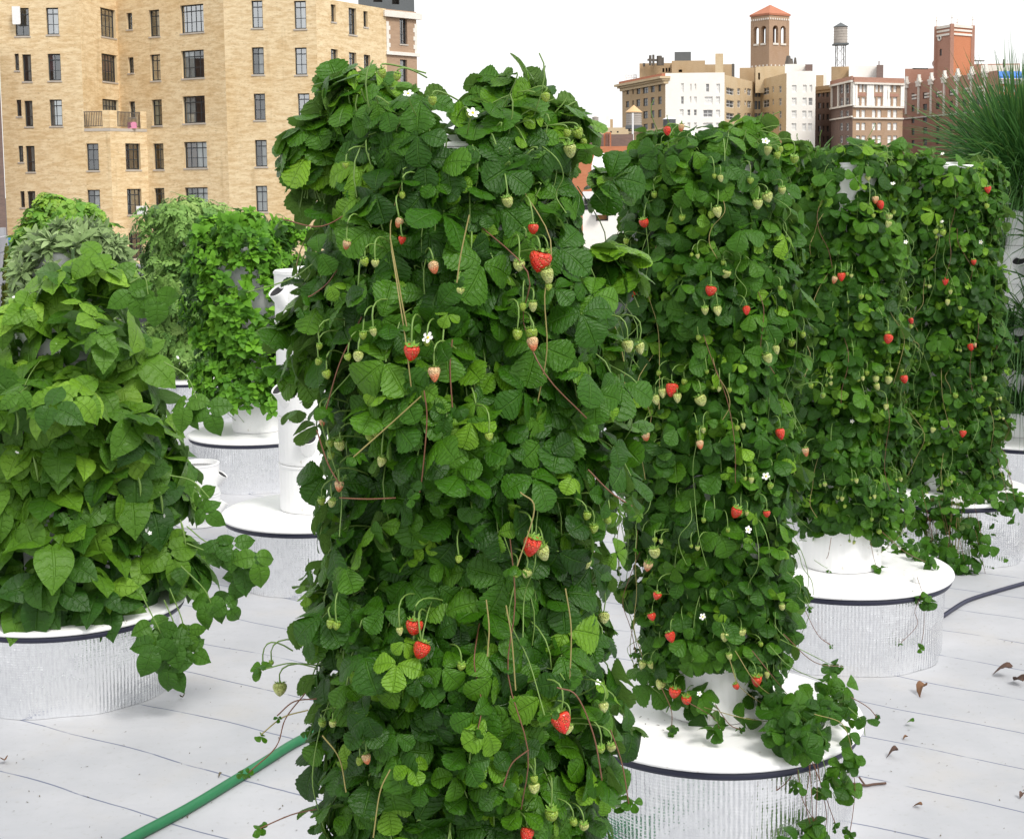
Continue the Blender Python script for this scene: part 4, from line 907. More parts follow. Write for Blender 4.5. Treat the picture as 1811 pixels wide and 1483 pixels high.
mb = MB(); z0, z1 = D(0, 462, 14.5)[2], D(0, 428, 14.5)[2]; box(mb, (c[0] - 1, 14.4, z0 - 1), (c2[0], 14.6, z1)); box(mb, (c[0] - 1, 14.38, z1 + .002), (c2[0] + .02, 14.62, z1 + .04))
tag(mb.build('hoarding', M_BLUEP, origin=(c[0], 14.5, z0)), 'blue painted hoarding at the far left edge, below the tan apartment block', 'hoarding')
c = D(22, 520, 11.6); r = 24 * 11.6 / F; n = 420; q = nrm(rng.normal(size=(n, 3)))
mb = MB(); zz = rng.uniform(.15, 1, n) * (D(22, 440, 11.6)[2] - .02); rr = r * np.sqrt(np.clip(1 - (zz / 1.28) ** 2.6, .02, 1)); pp = np.stack([c[0] + q[:, 0] * rr, 11.6 + q[:, 1] * rr, zz], 1)
root = thing('golden_shrub', 'small columnar golden-green shrub by the grey boards at the far left', 'shrub', (c[0], 11.6, 0))
scatter(mb, PARS, pp, q * [1, 1, .4], q * .5 + [0, 0, 1.] + rng.normal(0, .3, (n, 3)), np.full(n, .07), np.clip(rng.normal(.45, .25, n), 0, 1)); mb.build('foliage', M_CYP, root, smooth=True)
mb = MB(); tube(mb, [(c[0], 11.6, .003), (c[0] + .02, 11.6, .5), (c[0], 11.6, 1.1)], np.array([.03, .022, .008]), 7); mb.build('stem', M_DEAD2, root)

# ------------------------------------------------------------------ buildings
def wpx(A, B, px, py):                      # where the view through a pixel meets the upright plane over A-B: (along, height)
    d = ray(px, py); e = np.array(B[:2]) - np.array(A[:2]); L = np.linalg.norm(e); e = e / L
    M = np.array([[d[0], -e[0]], [d[1], -e[1]]]); s, u = np.linalg.solve(M, np.array(A[:2]) - CAM[:2]); return u, CAM[2] + s * d[2]
def pt(px, Y): return D(px, 300, Y)[:2]
def rects(A, B, wins):
    out = []
    for w in wins:
        x0, y0, x1, y1 = w[:4]; xc, yc = (x0 + x1) / 2, (y0 + y1) / 2
        u0, u1 = wpx(A, B, x0, yc)[0], wpx(A, B, x1, yc)[0]; zb, zt = wpx(A, B, xc, y1)[1], wpx(A, B, xc, y0)[1]
        out.append((min(u0, u1), max(u0, u1), zb, zt) + tuple(w[4:]))
    return out
def facade(mb, A, B, z0, z1, holes, depth=.2, m=0, mi=1, room=.9, us=0.):
    A, B = np.array(A, float), np.array(B, float); L = np.linalg.norm(B - A); e = (B - A) / L; n = np.array([e[1], -e[0]])
    if n @ (np.zeros(2) - A) < 0: n = -n
    Q = lambda u, z, d=0.: (*(A + e * u - n * d), z)
    hs = [(max(h[0], .02), min(h[1], L - .02), max(h[2], z0 + .02), min(h[3], z1 - .02)) for h in holes]; hs = [h for h in hs if h[1] - h[0] > .05 and h[3] - h[2] > .05]
    us_ = sorted({0., L, *[round(h[0], 4) for h in hs], *[round(h[1], 4) for h in hs]}); zs = sorted({z0, z1, *[round(h[2], 4) for h in hs], *[round(h[3], 4) for h in hs]})
    for i in range(len(us_) - 1):
        run = None
        for j in range(len(zs) - 1):
            uc, zc = (us_[i] + us_[i + 1]) / 2, (zs[j] + zs[j + 1]) / 2; op = any(h[0] < uc < h[1] and h[2] < zc < h[3] for h in hs)
            if not op and run is None: run = zs[j]
            if run is not None and (op or j == len(zs) - 2):
                top = zs[j] if op else zs[j + 1]
                u0, u1 = us_[i], us_[i + 1]; mb.add([Q(u0, run), Q(u1, run), Q(u1, top), Q(u0, top)], [(0, 1, 2, 3)], m, [(us + u0, run), (us + u1, run), (us + u1, top), (us + u0, top)]); run = None
    for u0, u1, a, b in hs:
        c = [Q(u0, a), Q(u1, a), Q(u1, b), Q(u0, b)]; d = [Q(u0, a, depth), Q(u1, a, depth), Q(u1, b, depth), Q(u0, b, depth)]; r = [Q(u0, a, depth + room), Q(u1, a, depth + room), Q(u1, b, depth + room), Q(u0, b, depth + room)]
        for i in range(4):
            j = (i + 1) % 4; mb.add([c[i], c[j], d[j], d[i]], [(0, 1, 2, 3)], m, [(us + u0, a), (us + u0 + .3, a), (us + u0 + .3, a + .2), (us + u0, a + .2)])
            if room: mb.add([d[i], d[j], r[j], r[i]], [(0, 1, 2, 3)], mi)
        if room: mb.add(r, [(0, 1, 2, 3)], mi)
    return e, n, Q
def back_close(mb, pts, z0, z1, depth, m, mr):
    p = [np.array(q) for q in pts]; c = (p[0] + p[-1]) / 2; dv = c / np.linalg.norm(c); a, b = p[0] + dv * depth, p[-1] + dv * depth
    for s, q in ((p[-1], b), (b, a), (a, p[0])):
        L = np.linalg.norm(q - s); mb.add([(*s, z0), (*q, z0), (*q, z1), (*s, z1)], [(0, 1, 2, 3)], m, [(0, z0), (L, z0), (L, z1), (0, z1)])
    mb.add([(*q, z1 - .0) for q in p + [b, a]], [tuple(range(len(p) + 2))], mr, [tuple(q) for q in p + [b, a]])
CURT = {'w': M_CURW, 'p': M_CURP, 'b': M_CURB, 'g': M_CURG}
def steel_window(root, Q, r, style, n):
    u0, u1, a, b = r[:4]; dp = .17
    mb = MB(); fr = .07; mu = .036
    def bar(ua, ub, za, zb, d0=dp, th=.05):
        p = np.array(Q(ua, za, d0)); ex = np.array(Q(ub, za, d0)) - p; ey = np.array(Q(ua, za, d0 + th)) - p; obox(mb, p, ex, ey, (0, 0, zb - za))
    bar(u0, u1, a, a + fr); bar(u0, u1, b - fr, b); bar(u0, u0 + fr, a + fr, b - fr); bar(u1 - fr, u1, a + fr, b - fr)
    W, H = u1 - u0, b - a; nc = max(1, round(W / .42)); tr = b - H * .23
    if W > .7: bar(u0 + fr, u1 - fr, tr - .03, tr + .03)
    for i in range(1, nc): x = u0 + W * i / nc; bar(x - mu / 2, x + mu / 2, a + fr, b - fr, dp + .006)
    nr = max(2, round((tr - a) / .62))
    for i in range(1, nr): z = a + (tr - a) * i / nr; bar(u0 + fr, u1 - fr, z - mu / 2, z + mu / 2, dp + .012)
    w = mb.build('window', M_FRAME, root)
    g_ = MB(); g_.add([Q(u0 + .02, a + .02, dp + .03), Q(u1 - .02, a + .02, dp + .03), Q(u1 - .02, b - .02, dp + .03), Q(u0 + .02, b - .02, dp + .03)], [(0, 1, 2, 3)]); pn = g_.build('pane', M_GLASSR if 'r' in style else M_GLASS, w)
    s_ = MB(); p = np.array(Q(u0 - .06, a - .10, -.04)); obox(s_, p, np.array(Q(u1 + .06, a - .10, -.04)) - p, np.array(Q(u0 - .06, a - .10, .14)) - p, (0, 0, .095)); s_.build('sill', M_SILL, w)
    for ch in style:
        if ch in CURT:
            c_ = MB(); dd = dp + .16; k = 24; f0, f1 = (0, 1) if 'f' in style else ((0, .42) if ch != 'w' or 'l' in style else (.45, 1)); zb = a + (.35 * H if 'h' in style else .03)
            xs = np.linspace(u0 + W * f0, u0 + W * f1, k); 
            vv = [Q(x, z, dd + .035 * math.sin(i * 1.7)) for i, x in enumerate(xs) for z in (zb, b - .02)]
            c_.add(vv, [(2 * i, 2 * i + 2, 2 * i + 3, 2 * i + 1) for i in range(k - 1)]); c_.build('curtain', CURT[ch], w)
    return w

M_SILL = plain('grey stone sill', (.48, .43, .37), .8, var=.2, scale=2)
# ---- the tan apartment block
K = 760 / 1811.
def S(*r): return tuple(v * K for v in r)
tan = thing('apartment_building', 'large tan brick apartment block with dark steel casement windows filling the upper left', 'building', (*pt(300, 95), GZ), 'buildings beyond the roof')
A0, A1, B1, C1, D1, E1, E2 = pt(8, 93), pt(152, 93), pt(217, 97.5), pt(404, 93), pt(566, 92.4), pt(688, 99), pt(741, 101)
ZT = D(300, -70, 95)[2]; ZB = GZ
zbal = wpx(A1, pt(197, 93), 175, 227)[1]
wall = MB(); us = 0
segs = [(A0, A1, ZB, ZT, [S(62, 34, 123, 152) + ('',), S(195, 33, 247, 146) + ('rw',), S(62, 227, 80, 297) + ('wf',), S(95, 230, 132, 343) + ('w',), S(202, 227, 256, 340) + ('ph',), S(70, 421, 90, 490) + ('',), S(104, 425, 138, 533) + ('w',), S(210, 420, 262, 531) + ('gfr',), S(78, 615, 98, 683) + ('wf',), S(110, 615, 147, 724) + ('bw',), S(86, 806, 104, 874) + ('',), S(117, 806, 150, 900) + ('w',)]),
        (A1, B1, zbal, ZT, [S(425, 38, 487, 157) + ('r',), S(430, 230, 493, 345) + ('pfh',), S(434, 420, 500, 540) + ('wf',)]),
        (B1, C1, zbal, ZT, [S(533, 55, 557, 124) + ('',), S(628, 42, 672, 154) + ('w',), S(760, 20, 858, 138) + ('r',), S(540, 242, 563, 308) + ('',), S(634, 230, 676, 340) + ('wr',), S(765, 212, 860, 329) + ('wl',), S(545, 428, 569, 494) + ('',), S(640, 420, 683, 529) + ('g',), S(770, 405, 864, 519) + ('wl',)])]
lowP = [A1, pt(197, 93), pt(262, 95.2), C1]
segs += [(lowP[0], lowP[1], ZB, zbal, [S(366, 605, 416, 718) + ('',), S(370, 800, 422, 910) + ('w',), S(366, 995, 422, 1095) + ('',)]),
         (lowP[1], lowP[2], ZB, zbal, [S(530, 605, 592, 715) + ('bf',), S(537, 796, 597, 904) + ('r',), S(544, 980, 604, 1090) + ('bf',)]),
         (lowP[2], lowP[3], ZB, zbal, [S(647, 605, 690, 714) + ('b',), S(776, 598, 872, 708) + ('bw',), S(652, 793, 694, 900) + ('',), S(780, 790, 876, 900) + ('w',), S(655, 985, 698, 1090) + ('w',), S(784, 985, 880, 1090) + ('',)]),
         (C1, D1, ZB, ZT, [S(1060, 3, 1107, 118) + ('r',), S(1240, 4, 1290, 122) + ('wr',), S(1062, 200, 1112, 314) + ('w',), S(1243, 201, 1293, 315) + ('r',), S(1070, 395, 1118, 506) + ('b',), S(1255, 394, 1305, 500) + ('r',), S(1075, 590, 1125, 702) + ('w',), S(1262, 588, 1312, 700) + ('',), S(1078, 783, 1127, 892) + ('wf',), S(1270, 780, 1318, 888) + ('',), S(1082, 975, 1130, 1080) + ('',), S(1285, 970, 1330, 1075) + ('wf',)])]
zE = wpx(D1, E1, 600, 2)[1]
segs += [(D1, E1, ZB, zE, [S(1395, 20, 1415, 92) + ('wr',), S(1470, 35, 1502, 146) + ('pwf',), S(1532, 48, 1550, 114) + ('wf',), S(1395, 208, 1424, 278) + ('wr',), S(1472, 222, 1503, 330) + ('r',), S(1534, 232, 1561, 300) + ('wf',), S(1475, 410, 1506, 520) + ('',)])]
for (A, B, z0, z1, wins) in segs:
    R = rects(A, B, wins); e, n, Q = facade(wall, A, B, z0, z1, R, .2, 0, 1, 1.0, us); us += 7.3
    for r in R: steel_window(tan, Q, r, r[4], n)
zE2 = zE
R = rects(E1, E2, [S(1685, 80, 1716, 186) + ('bf',), S(1687, 252, 1716, 360) + ('w',), S(1690, 430, 1718, 535) + ('',)])
br = MB(); e, n, Q = facade(br, E1, E2, ZB, zE2, R, .2, 0, 1, 1.0)
for r in R: steel_window(tan, Q, r, r[4], n)
L = np.linalg.norm(np.array(E2) - np.array(E1))
br.build('corner_wall', [M_BROWN, M_INT], tan)
trim = MB()
for (py0, py1, uu0, uu1, pr) in ((22, 33, -.3, L + .35, .22), (93, 99, -.1, L + .2, .14)):
    xm = 715; zb_, zt_ = wpx(E1, E2, xm, py1)[1], wpx(E1, E2, xm, py0)[1]; p = np.array(Q(uu0, zb_, -pr)); obox(trim, p, np.array(Q(uu1, zb_, -pr)) - p, np.array(Q(uu0, zb_, .01)) - p, (0, 0, zt_ - zb_))
for k in range(26):                                  # quoins up both edges of the corner bay
    z = wpx(E1, E2, 700, 92)[1] + k * .28
    if z + .28 > wpx(E1, E2, 700, 34)[1]: break
    for side in (0, 1):
        w = .34 if k % 2 else .22; u0 = (0 if side == 0 else L - w + .03); p = np.array(Q(u0, z, -.03)); obox(trim, p, np.array(Q(u0 + w, z, -.03)) - p, np.array(Q(u0, z, .01)) - p, (0, 0, .275))
trim.build('stone_trim', M_STONE, tan)
# roof caps, side and back walls
lowpts = lowP
c_ = np.array(pt(300, 95)); dv = c_ / np.linalg.norm(c_)
back_close(wall, [A0, A1, B1, C1, D1], ZB, ZT, 16, 0, 2)
wall.add([(*q, zbal) for q in (A1, lowP[1], lowP[2], C1, B1)], [(0, 1, 2, 3, 4)], 2)
wall.add([(*D1, zE), (*(np.array(D1) + dv * 16), zE), (*(np.array(D1) + dv * 16), ZT), (*D1, ZT)], [(0, 1, 2, 3)], 0, [(0, zE), (16, zE), (16, ZT), (0, ZT)])
back_close(wall, [D1, E1, E2], ZB, zE, 14, 0, 2)
wall.build('brick_walls', [M_TAN, M_INT, M_ROOFG], tan)
# penthouse behind the parapet on the right
a, b = np.array(pt(640, 103)), np.array(pt(738, 104)); mb = MB()
zt = wpx(a, b, 700, -40)[1]; R = rects(a, b, [(693, -30, 706, 8), (660, -28, 676, 4)]); facade(mb, a, b, zE - 1, zt, R, .2, 0, 1, .8); back_close(mb, [a, b], zE - 1, zt, 8, 0, 0)
mb.build('penthouse', [M_SLATE, M_INT], tan)
# balcony in the notch
bal = MB(); ZR = zbal + .02
def wallpiece(P0, P1, z0, z1, th=.22, m=0):
    P0, P1 = np.array(P0), np.array(P1); e = P1 - P0; n = np.array([e[1], -e[0]]) / np.linalg.norm(e); n = n if n @ -P0 > 0 else -n
    obox(bal, (*(P0 + n * .02), z0), (*e, 0), (*(-n * th), 0), (0, 0, z1 - z0), m)
hb = wpx(lowP[0], lowP[1], 190, 195)[1]
p157, p183, p197, p207, p250 = [np.array(pt(x, 93 - .02)) for x in (157, 185, 197, 209, 250)]
q209 = np.array(lowP[1]) * .8 + np.array(lowP[2]) * .2; q250 = np.array(lowP[1]) * .17 + np.array(lowP[2]) * .83
wallpiece(p183, lowP[1], ZR, hb); wallpiece(lowP[1], q209, ZR, hb); wallpiece(q250, lowP[2], ZR, hb)
balc = bal.build('balcony', M_TAN, tan)
hr = wpx(lowP[0], lowP[1], 175, 197)[1]
for (s_, e_, n_) in ((np.array(lowP[0]), p183, 11), (q209, q250, 17)):
    bal = MB(); wallpiece(s_, e_, hr - .05, hr, .05); wallpiece(s_, e_, ZR + .1, ZR + .14, .05)
    for k in range(n_):
        q = s_ + (e_ - s_) * (k + .5) / n_; box(bal, (q[0] - .018, q[1] - .02, ZR + .14), (q[0] + .018, q[1] + .02, hr - .05))
    bal.build('railing', M_METAL, balc)
bal = MB(); wallpiece(lowP[0], lowP[1], zbal - .18, zbal - .003, .3); wallpiece(lowP[1], lowP[2], zbal - .18, zbal - .003, .3)
o_ = bal.build('balcony_sill', M_SILL, balc)
q = q209 * .6 + q250 * .4; mb = MB(); obox(mb, (q[0], q[1] + .25, ZR), (.55, .03, 0), (0, .12, 0), (0, 0, .34)); obox(mb, (q[0] + .03, q[1] + .28, ZR + .342), (.46, .02, 0), (0, .06, 0), (0, 0, .06)); mb.build('pink_towel', M_PINK, balc)
# open white casement and an air conditioner
u, z = wpx(A0, A1, 22, 42); e, n = (A1 - A0) / np.linalg.norm(A1 - A0), None
p = D(22, 42, 92.6); mb = MB(); box(mb, (p[0], p[1], p[2]), (p[0] + .50, p[1] + .05, p[2] + 1.05)); box(mb, (p[0] + .03, p[1] - .01, p[2] - .05), (p[0] + .47, p[1] + .04, p[2] - .003)); mb.build('open_casement', M_LITEM, tan)
p = D(244, 379, 93.4); mb = MB(); box(mb, (p[0], p[1] - .35, p[2]), (p[0] + .55, p[1] + .3, p[2] + .52))
for k in range(7): box(mb, (p[0] + .04, p[1] - .362, p[2] + .05 + k * .06), (p[0] + .40, p[1] - .352, p[2] + .08 + k * .06))
mb.build('air_conditioner', M_LITEM, tan)

# ---- the dark sliver of a building at the extreme left edge
mb = MB(); a, b = pt(-60, 88), pt(7, 88); z1 = wpx(a, b, 2, 60)[1]; R = rects(a, b, [(-30, 330, -20, 360), (-30, 250, -20, 280)])
root = thing('brick_building', 'narrow strip of purplish brown brick building at the extreme left edge', 'building', (*b, GZ), 'buildings beyond the roof')
facade(mb, a, b, GZ, z1, R); back_close(mb, [a, b], GZ, z1, 4, 0, 2); mb.build('wall', [M_DKBROWN, M_INT, M_ROOFG], root)

# ---- generic far building
def far_window(root, Q, r, mat, fmat=M_FRAME, arch=False, bars=True):
    u0, u1, a, b = r[:4]; dp = .22; mb = MB(); f = min(.12, (u1 - u0) * .1)
    def bar(ua, ub, za, zb):
        p = np.array(Q(ua, za, dp)); obox(mb, p, np.array(Q(ub, za, dp)) - p, np.array(Q(ua, za, dp + .08)) - p, (0, 0, zb - za), 1)
    bar(u0, u1, a, a + f); bar(u0, u1, b - f, b); bar(u0, u0 + f, a + f, b - f); bar(u1 - f, u1, a + f, b - f)
    if bars:
        bar(u0 + f, u1 - f, (a + b) / 2 - f * .4, (a + b) / 2 + f * .4)
        if u1 - u0 > 1.6: bar((u0 + u1) / 2 - f * .4, (u0 + u1) / 2 + f * .4, a + f, b - f)
    mb.add([Q(u0 + .02, a + .02, dp + .05), Q(u1 - .02, a + .02, dp + .05), Q(u1 - .02, b - .02, dp + .05), Q(u0 + .02, b - .02, dp + .05)], [(0, 1, 2, 3)], 0, None, U_(0, 1))
    return mb.build('window', [mat, fmat], root)
def far_building(name, label, pts, segs_, depth, mroof=M_ROOFG, cat='building', group='buildings on the far skyline'):
    """pts: [(px, Y)...] left to right; segs_: per wall (top pixel y, pixel x where it is read, material, windows)"""
    P_ = [np.array(pt(*q)) for q in pts]; root = thing(name, label, cat, (*P_[0], GZ), group); zs = []; qs = []
    for i, (yt, xt, mat, wins) in enumerate(segs_):
        A, B = P_[i], P_[i + 1]; zt = wpx(A, B, xt, yt)[1]; R = rects(A, B, wins); mb = MB(); e, n, Q = facade(mb, A, B, GZ, zt, R, .3, 0, 1, 0, i * 5.); zs.append(zt); qs.append((Q, np.linalg.norm(B - A)))
        mb.build('wall', [mat, M_INT], root)
        for r in R: far_window(root, Q, r, r[4] if len(r) > 4 else M_FARGL, r[5] if len(r) > 5 else M_FRAME)
    mb = MB(); zt = min(zs); c = (P_[0] + P_[-1]) / 2; dv_ = c / np.linalg.norm(c); bk = [P_[-1] + dv_ * depth, P_[0] + dv_ * depth]
    lst = [P_[-1], bk[0], bk[1], P_[0]]
    for i in range(3):
        L_ = np.linalg.norm(lst[i + 1] - lst[i]); mb.add([(*lst[i], GZ), (*lst[i + 1], GZ), (*lst[i + 1], zt), (*lst[i], zt)], [(0, 1, 2, 3)], 0, [(0, GZ), (L_, GZ), (L_, zt), (0, zt)])
    mb.build('rear_wall', segs_[0][2], root)
    mb = MB(); mb.add([(*q, zt - .02) for q in P_ + bk], [tuple(range(len(P_) + 2))], 0); mb.build('roof', mroof, root)
    return root, P_, zs, qs
def add_box(root, name, mat, x0, x1, y0, y1, Y, dep, win=()):        # a block seen between pixel x0..x1, y0..y1 with its face at depth Y
    a, b = D(x0, y1, Y), D(x1, y1, Y); zt = D((x0 + x1) / 2, y0, Y)[2]; z0 = min(a[2], b[2]); mb = MB(); A, B = a[:2], b[:2]
    R = rects(A, B, win); e, n, Q = facade(mb, A, B, z0 - 2, zt, R, .2, 0, 1, 0); back_close(mb, [A, B], z0 - 2, zt, dep, 0, 0); o = mb.build(name, [mat, M_INT], root)
    return o, Q
def ledge(root, name, Q, L_, z0, z1, out, mat, u0=0., u1=None):
    mb = MB(); u1 = L_ if u1 is None else u1; p = np.array(Q(u0, z0, -out)); obox(mb, p, np.array(Q(u1, z0, -out)) - p, np.array(Q(u0, z0, .02)) - p, (0, 0, z1 - z0)); return mb.build(name, mat, root)
def za(q, zx=1090, zy=80, k=.20431): x0, y0, x1, y1 = q; return (zx + x0 * k, zy + y0 * k, zx + x1 * k, zy + y1 * k)
def zb(q): return za(q, 1430, 20, .21038)

# cream and ochre block with the bell tower behind
w0 = [za(q) for q in ((88, 378, 108, 428), (138, 370, 150, 425), (175, 362, 208, 424), (228, 355, 276, 418), (298, 343, 332, 408), (362, 336, 386, 402), (82, 486, 110, 540), (138, 480, 150, 532), (172, 470, 206, 530), (232, 460, 272, 528), (298, 452, 330, 520), (360, 446, 392, 512), (232, 572, 272, 636), (298, 566, 330, 630), (360, 558, 390, 625), (236, 682, 272, 740), (300, 676, 330, 730))]
w1 = [za(q) for q in ((560, 330, 584, 408), (640, 335, 652, 400), (678, 335, 692, 385), (776, 335, 804, 405), (866, 335, 898, 415), (560, 444, 584, 510), (636, 446, 650, 500), (672, 446, 696, 500), (765, 446, 834, 512), (862, 446, 898, 512), (548, 556, 582, 618), (616, 558, 640, 610), (672, 558, 696, 610), (752, 560, 834, 624), (862, 560, 898, 624), (616, 670, 640, 720), (672, 670, 696, 725), (752, 672, 834, 736), (862, 672, 898, 736))]
w2 = [za(q) for q in ((952, 372, 1020, 430), (1048, 374, 1074, 430), (1110, 375, 1126, 414), (1134, 376, 1168, 436), (952, 478, 1020, 540), (1048, 480, 1076, 540), (1110, 482, 1126, 522), (1134, 482, 1168, 542), (952, 588, 1020, 645), (1048, 588, 1076, 648), (1110, 590, 1126, 630), (1134, 588, 1168, 650))]
w3 = [za(q) for q in ((1194, 376, 1222, 448), (1228, 376, 1248, 448), (1194, 484, 1222, 556), (1228, 484, 1248, 556), (1194, 590, 1222, 650), (1228, 590, 1248, 650))]
w4 = [za(q) for q in ((1268, 368, 1322, 428), (1350, 358, 1364, 410), (1408, 352, 1430, 412), (1268, 472, 1322, 538), (1350, 466, 1364, 518), (1408, 458, 1430, 522), (1268, 582, 1322, 646), (1350, 574, 1364, 628), (1408, 568, 1430, 632), (1404, 678, 1428, 742))]
w5 = [za(q) for q in ((1520, 346, 1560, 408), (1615, 344, 1648, 408), (1672, 344, 1696, 408), (1520, 456, 1560, 520), (1612, 456, 1648, 522), (1664, 456, 1698, 522), (1518, 566, 1560, 630), (1610, 568, 1646, 632), (1662, 568, 1696, 632), (1518, 676, 1558, 740), (1610, 678, 1644, 742), (1660, 678, 1694, 742))]
W = lambda ws, m, f=M_FRAME: [q + (m, f) for q in ws]
lw = lambda ws: [q + ((M_FARGLW, M_FARGLM, M_FARGL)[int(rng.choice(3, p=[.62, .30, .08]))], M_LITEM) for q in ws]
root, P_, zs, qs = far_building('apartment_block', 'pale cream and ochre apartment block with a heavy cornice and big white walls', [(1101, 372), (1177, 345), (1281, 345), (1334, 372), (1345, 372), (1390, 350), (1441, 350)],
    [(143, 1139, M_OCHRE, W(w0, M_FARGL)), (129, 1230, M_PALE, lw(w1)), (138, 1305, M_CREAM, W(w2, M_FARGL, M_LITEM)), (121, 1340, M_CREAM, W(w3, M_FARGL)), (135, 1370, M_CREAM, W(w4, M_FARGL, M_LITEM)), (126, 1415, M_PALE, lw(w5))], 30)  # sunlit fronts and shaded left face put into the wall colours
Q, L_ = qs[0]; mb = MB(); zt = zs[0]
for k, (o_, h0, h1) in enumerate(((.5, -1.6, -.9), (1.0, -.898, -.45), (1.6, -.448, .1))):
    p = np.array(Q(-o_, zt + h0, -o_)); obox(mb, p, np.array(Q(L_ + o_ * .4, zt + h0, -o_)) - p, np.array(Q(-o_, zt + h0, 1.)) - p, (0, 0, h1 - h0))
mb.build('cornice', M_CREAM, root)
ledge(root, 'tiled_parapet', Q, L_, zt + .102, zt + .75, .9, M_TILE); ledge(root, 'string_course', Q, L_, zt - 12.2, zt - 11.7, .25, M_CREAM)
for (nm, mt, x0, x1, y0, y1, Y, dp, wn) in (('rooftop_house', M_OCHRE, 1131, 1190, 112, 150, 368, 10, [za((400, 200, 416, 235)), za((428, 198, 442, 232)), za((452, 196, 466, 230))]), ('rooftop_house', M_OCHRE, 1188, 1247, 107.5, 150, 362, 8, [za((540, 212, 570, 234))]), ('rooftop_house', M_OCHRE, 1246, 1298, 114, 150, 374, 8, []), ('bulkhead', M_SLATE, 1193, 1222, 92, 112, 370, 7, []), ('chimney', M_CREAM, 1265, 1279, 95, 150, 352, 4, []), ('chimney', M_METAL, 1294, 1299, 113, 140, 365, 3, []), ('rooftop_house', M_OCHRE, 1308, 1334, 120, 142, 378, 6, []), ('stair_head', M_CREAM, 1336, 1352, 118, 150, 369, 6, [za((1228, 240, 1244, 300))]), ('rooftop_house', M_CREAM, 1352, 1392, 117, 150, 372, 10, []), ('rooftop_house', M_PALE, 1388, 1424, 113.5, 150, 356, 8, []), ('chimney', M_DKBROWN, 1424, 1437, 114, 140, 352, 4, [])):
    add_box(root, nm, mt, x0, x1, y0, y1, Y, dp, wn)
mb = MB()
for (x, y0, y1, r) in ((1150, 98, 116, .35), (1155.5, 97, 116, .3), (1166, 99, 116, .7), (1172, 102, 116, .35)):
    a, b = D(x, y1, 366), D(x, y0, 366); tube(mb, [a, b], r, 8)
tube(mb, [D(1145, 106, 366), D(1173, 107, 366)], .28, 6); tube(mb, [D(1139, 112, 367), D(1139, 118, 367)], .3, 6); mb.build('vent_pipes', M_METAL, root)
mb = MB()
for x in np.linspace(1106, 1126, 8): tube(mb, [D(x, 143, 370), D(x, 132.5, 370)], .12, 5)
for y in (132.5, 137.5): tube(mb, [D(1106, y, 370), D(1126, y, 370)], .12, 5)
mb.build('roof_railing', M_LITEM, root)
mb = MB(); 
for (x, y0, r) in ((1394, 99, .9), (1400, 104, .5), (1406.5, 102, .45), (1397, 106, .9)): tube(mb, [D(x, 116, 357), D(x + (.5 if r > .6 else 0), y0, 357)], np.array([r, r * .5]), 7)
mb.build('roof_equipment', M_METAL, root)

# bell tower
Yb = 395.; c3, cl, cr = np.array(pt(1359, Yb)), np.array(pt(1326.5, Yb + 5)), np.array(pt(1394.5, Yb + 4.2)); c4 = cl + cr - c3
root = thing('bell_tower', 'square brown brick belfry tower with arched openings and a red pyramid roof', 'tower', (*c3, GZ), 'buildings on the far skyline')
z1 = D(1359, 23, Yb)[2]; zsp = D(1359, 51, Yb)[2]; zbt = D(1359, 79, Yb)[2]; mb = MB()
def arched(A, B, spans, wins, us):
    L_ = np.linalg.norm(B - A); e = (B - A) / L_; n = np.array([e[1], -e[0]]); c = (cl + cr) / 2; n = n if n @ (A - c) > 0 else -n; Q = lambda u, z, d=0.: (*(A + e * u - n * d), z)
    hl = [(a * L_, b * L_, zbt, zsp) for a, b in spans]; th = .9
    # masonry below and between the openings, then arch heads
    xs = [0.] + [v for h in hl for v in h[:2]] + [L_]
    holes = rects(A, B, wins) if wins else [(a * L_, b * L_, zbt - 10.3, zbt - 7) for a, b in ((.2, .32), (.62, .74))]
    facade(mb, A, B, GZ, zbt, holes, .4, 0, 1, 0, us)
    for i in range(0, len(xs), 2):
        p = np.array(Q(xs[i], zbt)); obox(mb, p, np.array(Q(xs[i + 1], zbt)) - p, np.array(Q(xs[i], zbt, th)) - p, (0, 0, zsp - zbt))
    for i in range(0, len(xs), 2):
        p = np.array(Q(xs[i], zsp)); obox(mb, p, np.array(Q(xs[i + 1], zsp)) - p, np.array(Q(xs[i], zsp, th)) - p, (0, 0, z1 - zsp))
    for (a, b, _, _) in hl:
        r = (b - a) / 2; m_ = (a + b) / 2; K_ = 10
        for k in range(K_):
            t0, t1 = PI * k / K_, PI * (k + 1) / K_; ua, ub = m_ - r * math.cos(t0), m_ - r * math.cos(t1); za_, zb_ = zsp + r * math.sin(t0), zsp + r * math.sin(t1)
            f_ = [Q(ua, za_), Q(ub, zb_), Q(ub, z1), Q(ua, z1)]; g_ = [Q(ua, za_, th), Q(ub, zb_, th), Q(ub, z1, th), Q(ua, z1, th)]
            mb.add(f_ + g_, [(0, 1, 2, 3), (7, 6, 5, 4), (0, 4, 5, 1)], 0, [(us + ua, za_), (us + ub, zb_), (us + ub, z1), (us + ua, z1)] * 2)
    return Q, L_
Qa, La = arched(cl, c3, ((.16, .44), (.56, .84)), None, 0); Qb, Lb = arched(c3, cr, ((.18, .44), (.56, .82)), None, 9)
Qc, Lc = arched(cr, c4, ((.18, .44), (.56, .82)), None, 3); Qd, Ld = arched(c4, cl, ((.18, .44), (.56, .82)), None, 5)
mb.add([(*q, zbt + .05) for q in (cl, c3, cr, c4)], [(0, 1, 2, 3)], 0)
mb.build('brick_shaft', [M_BROWN, M_INT], root)
mb = MB()
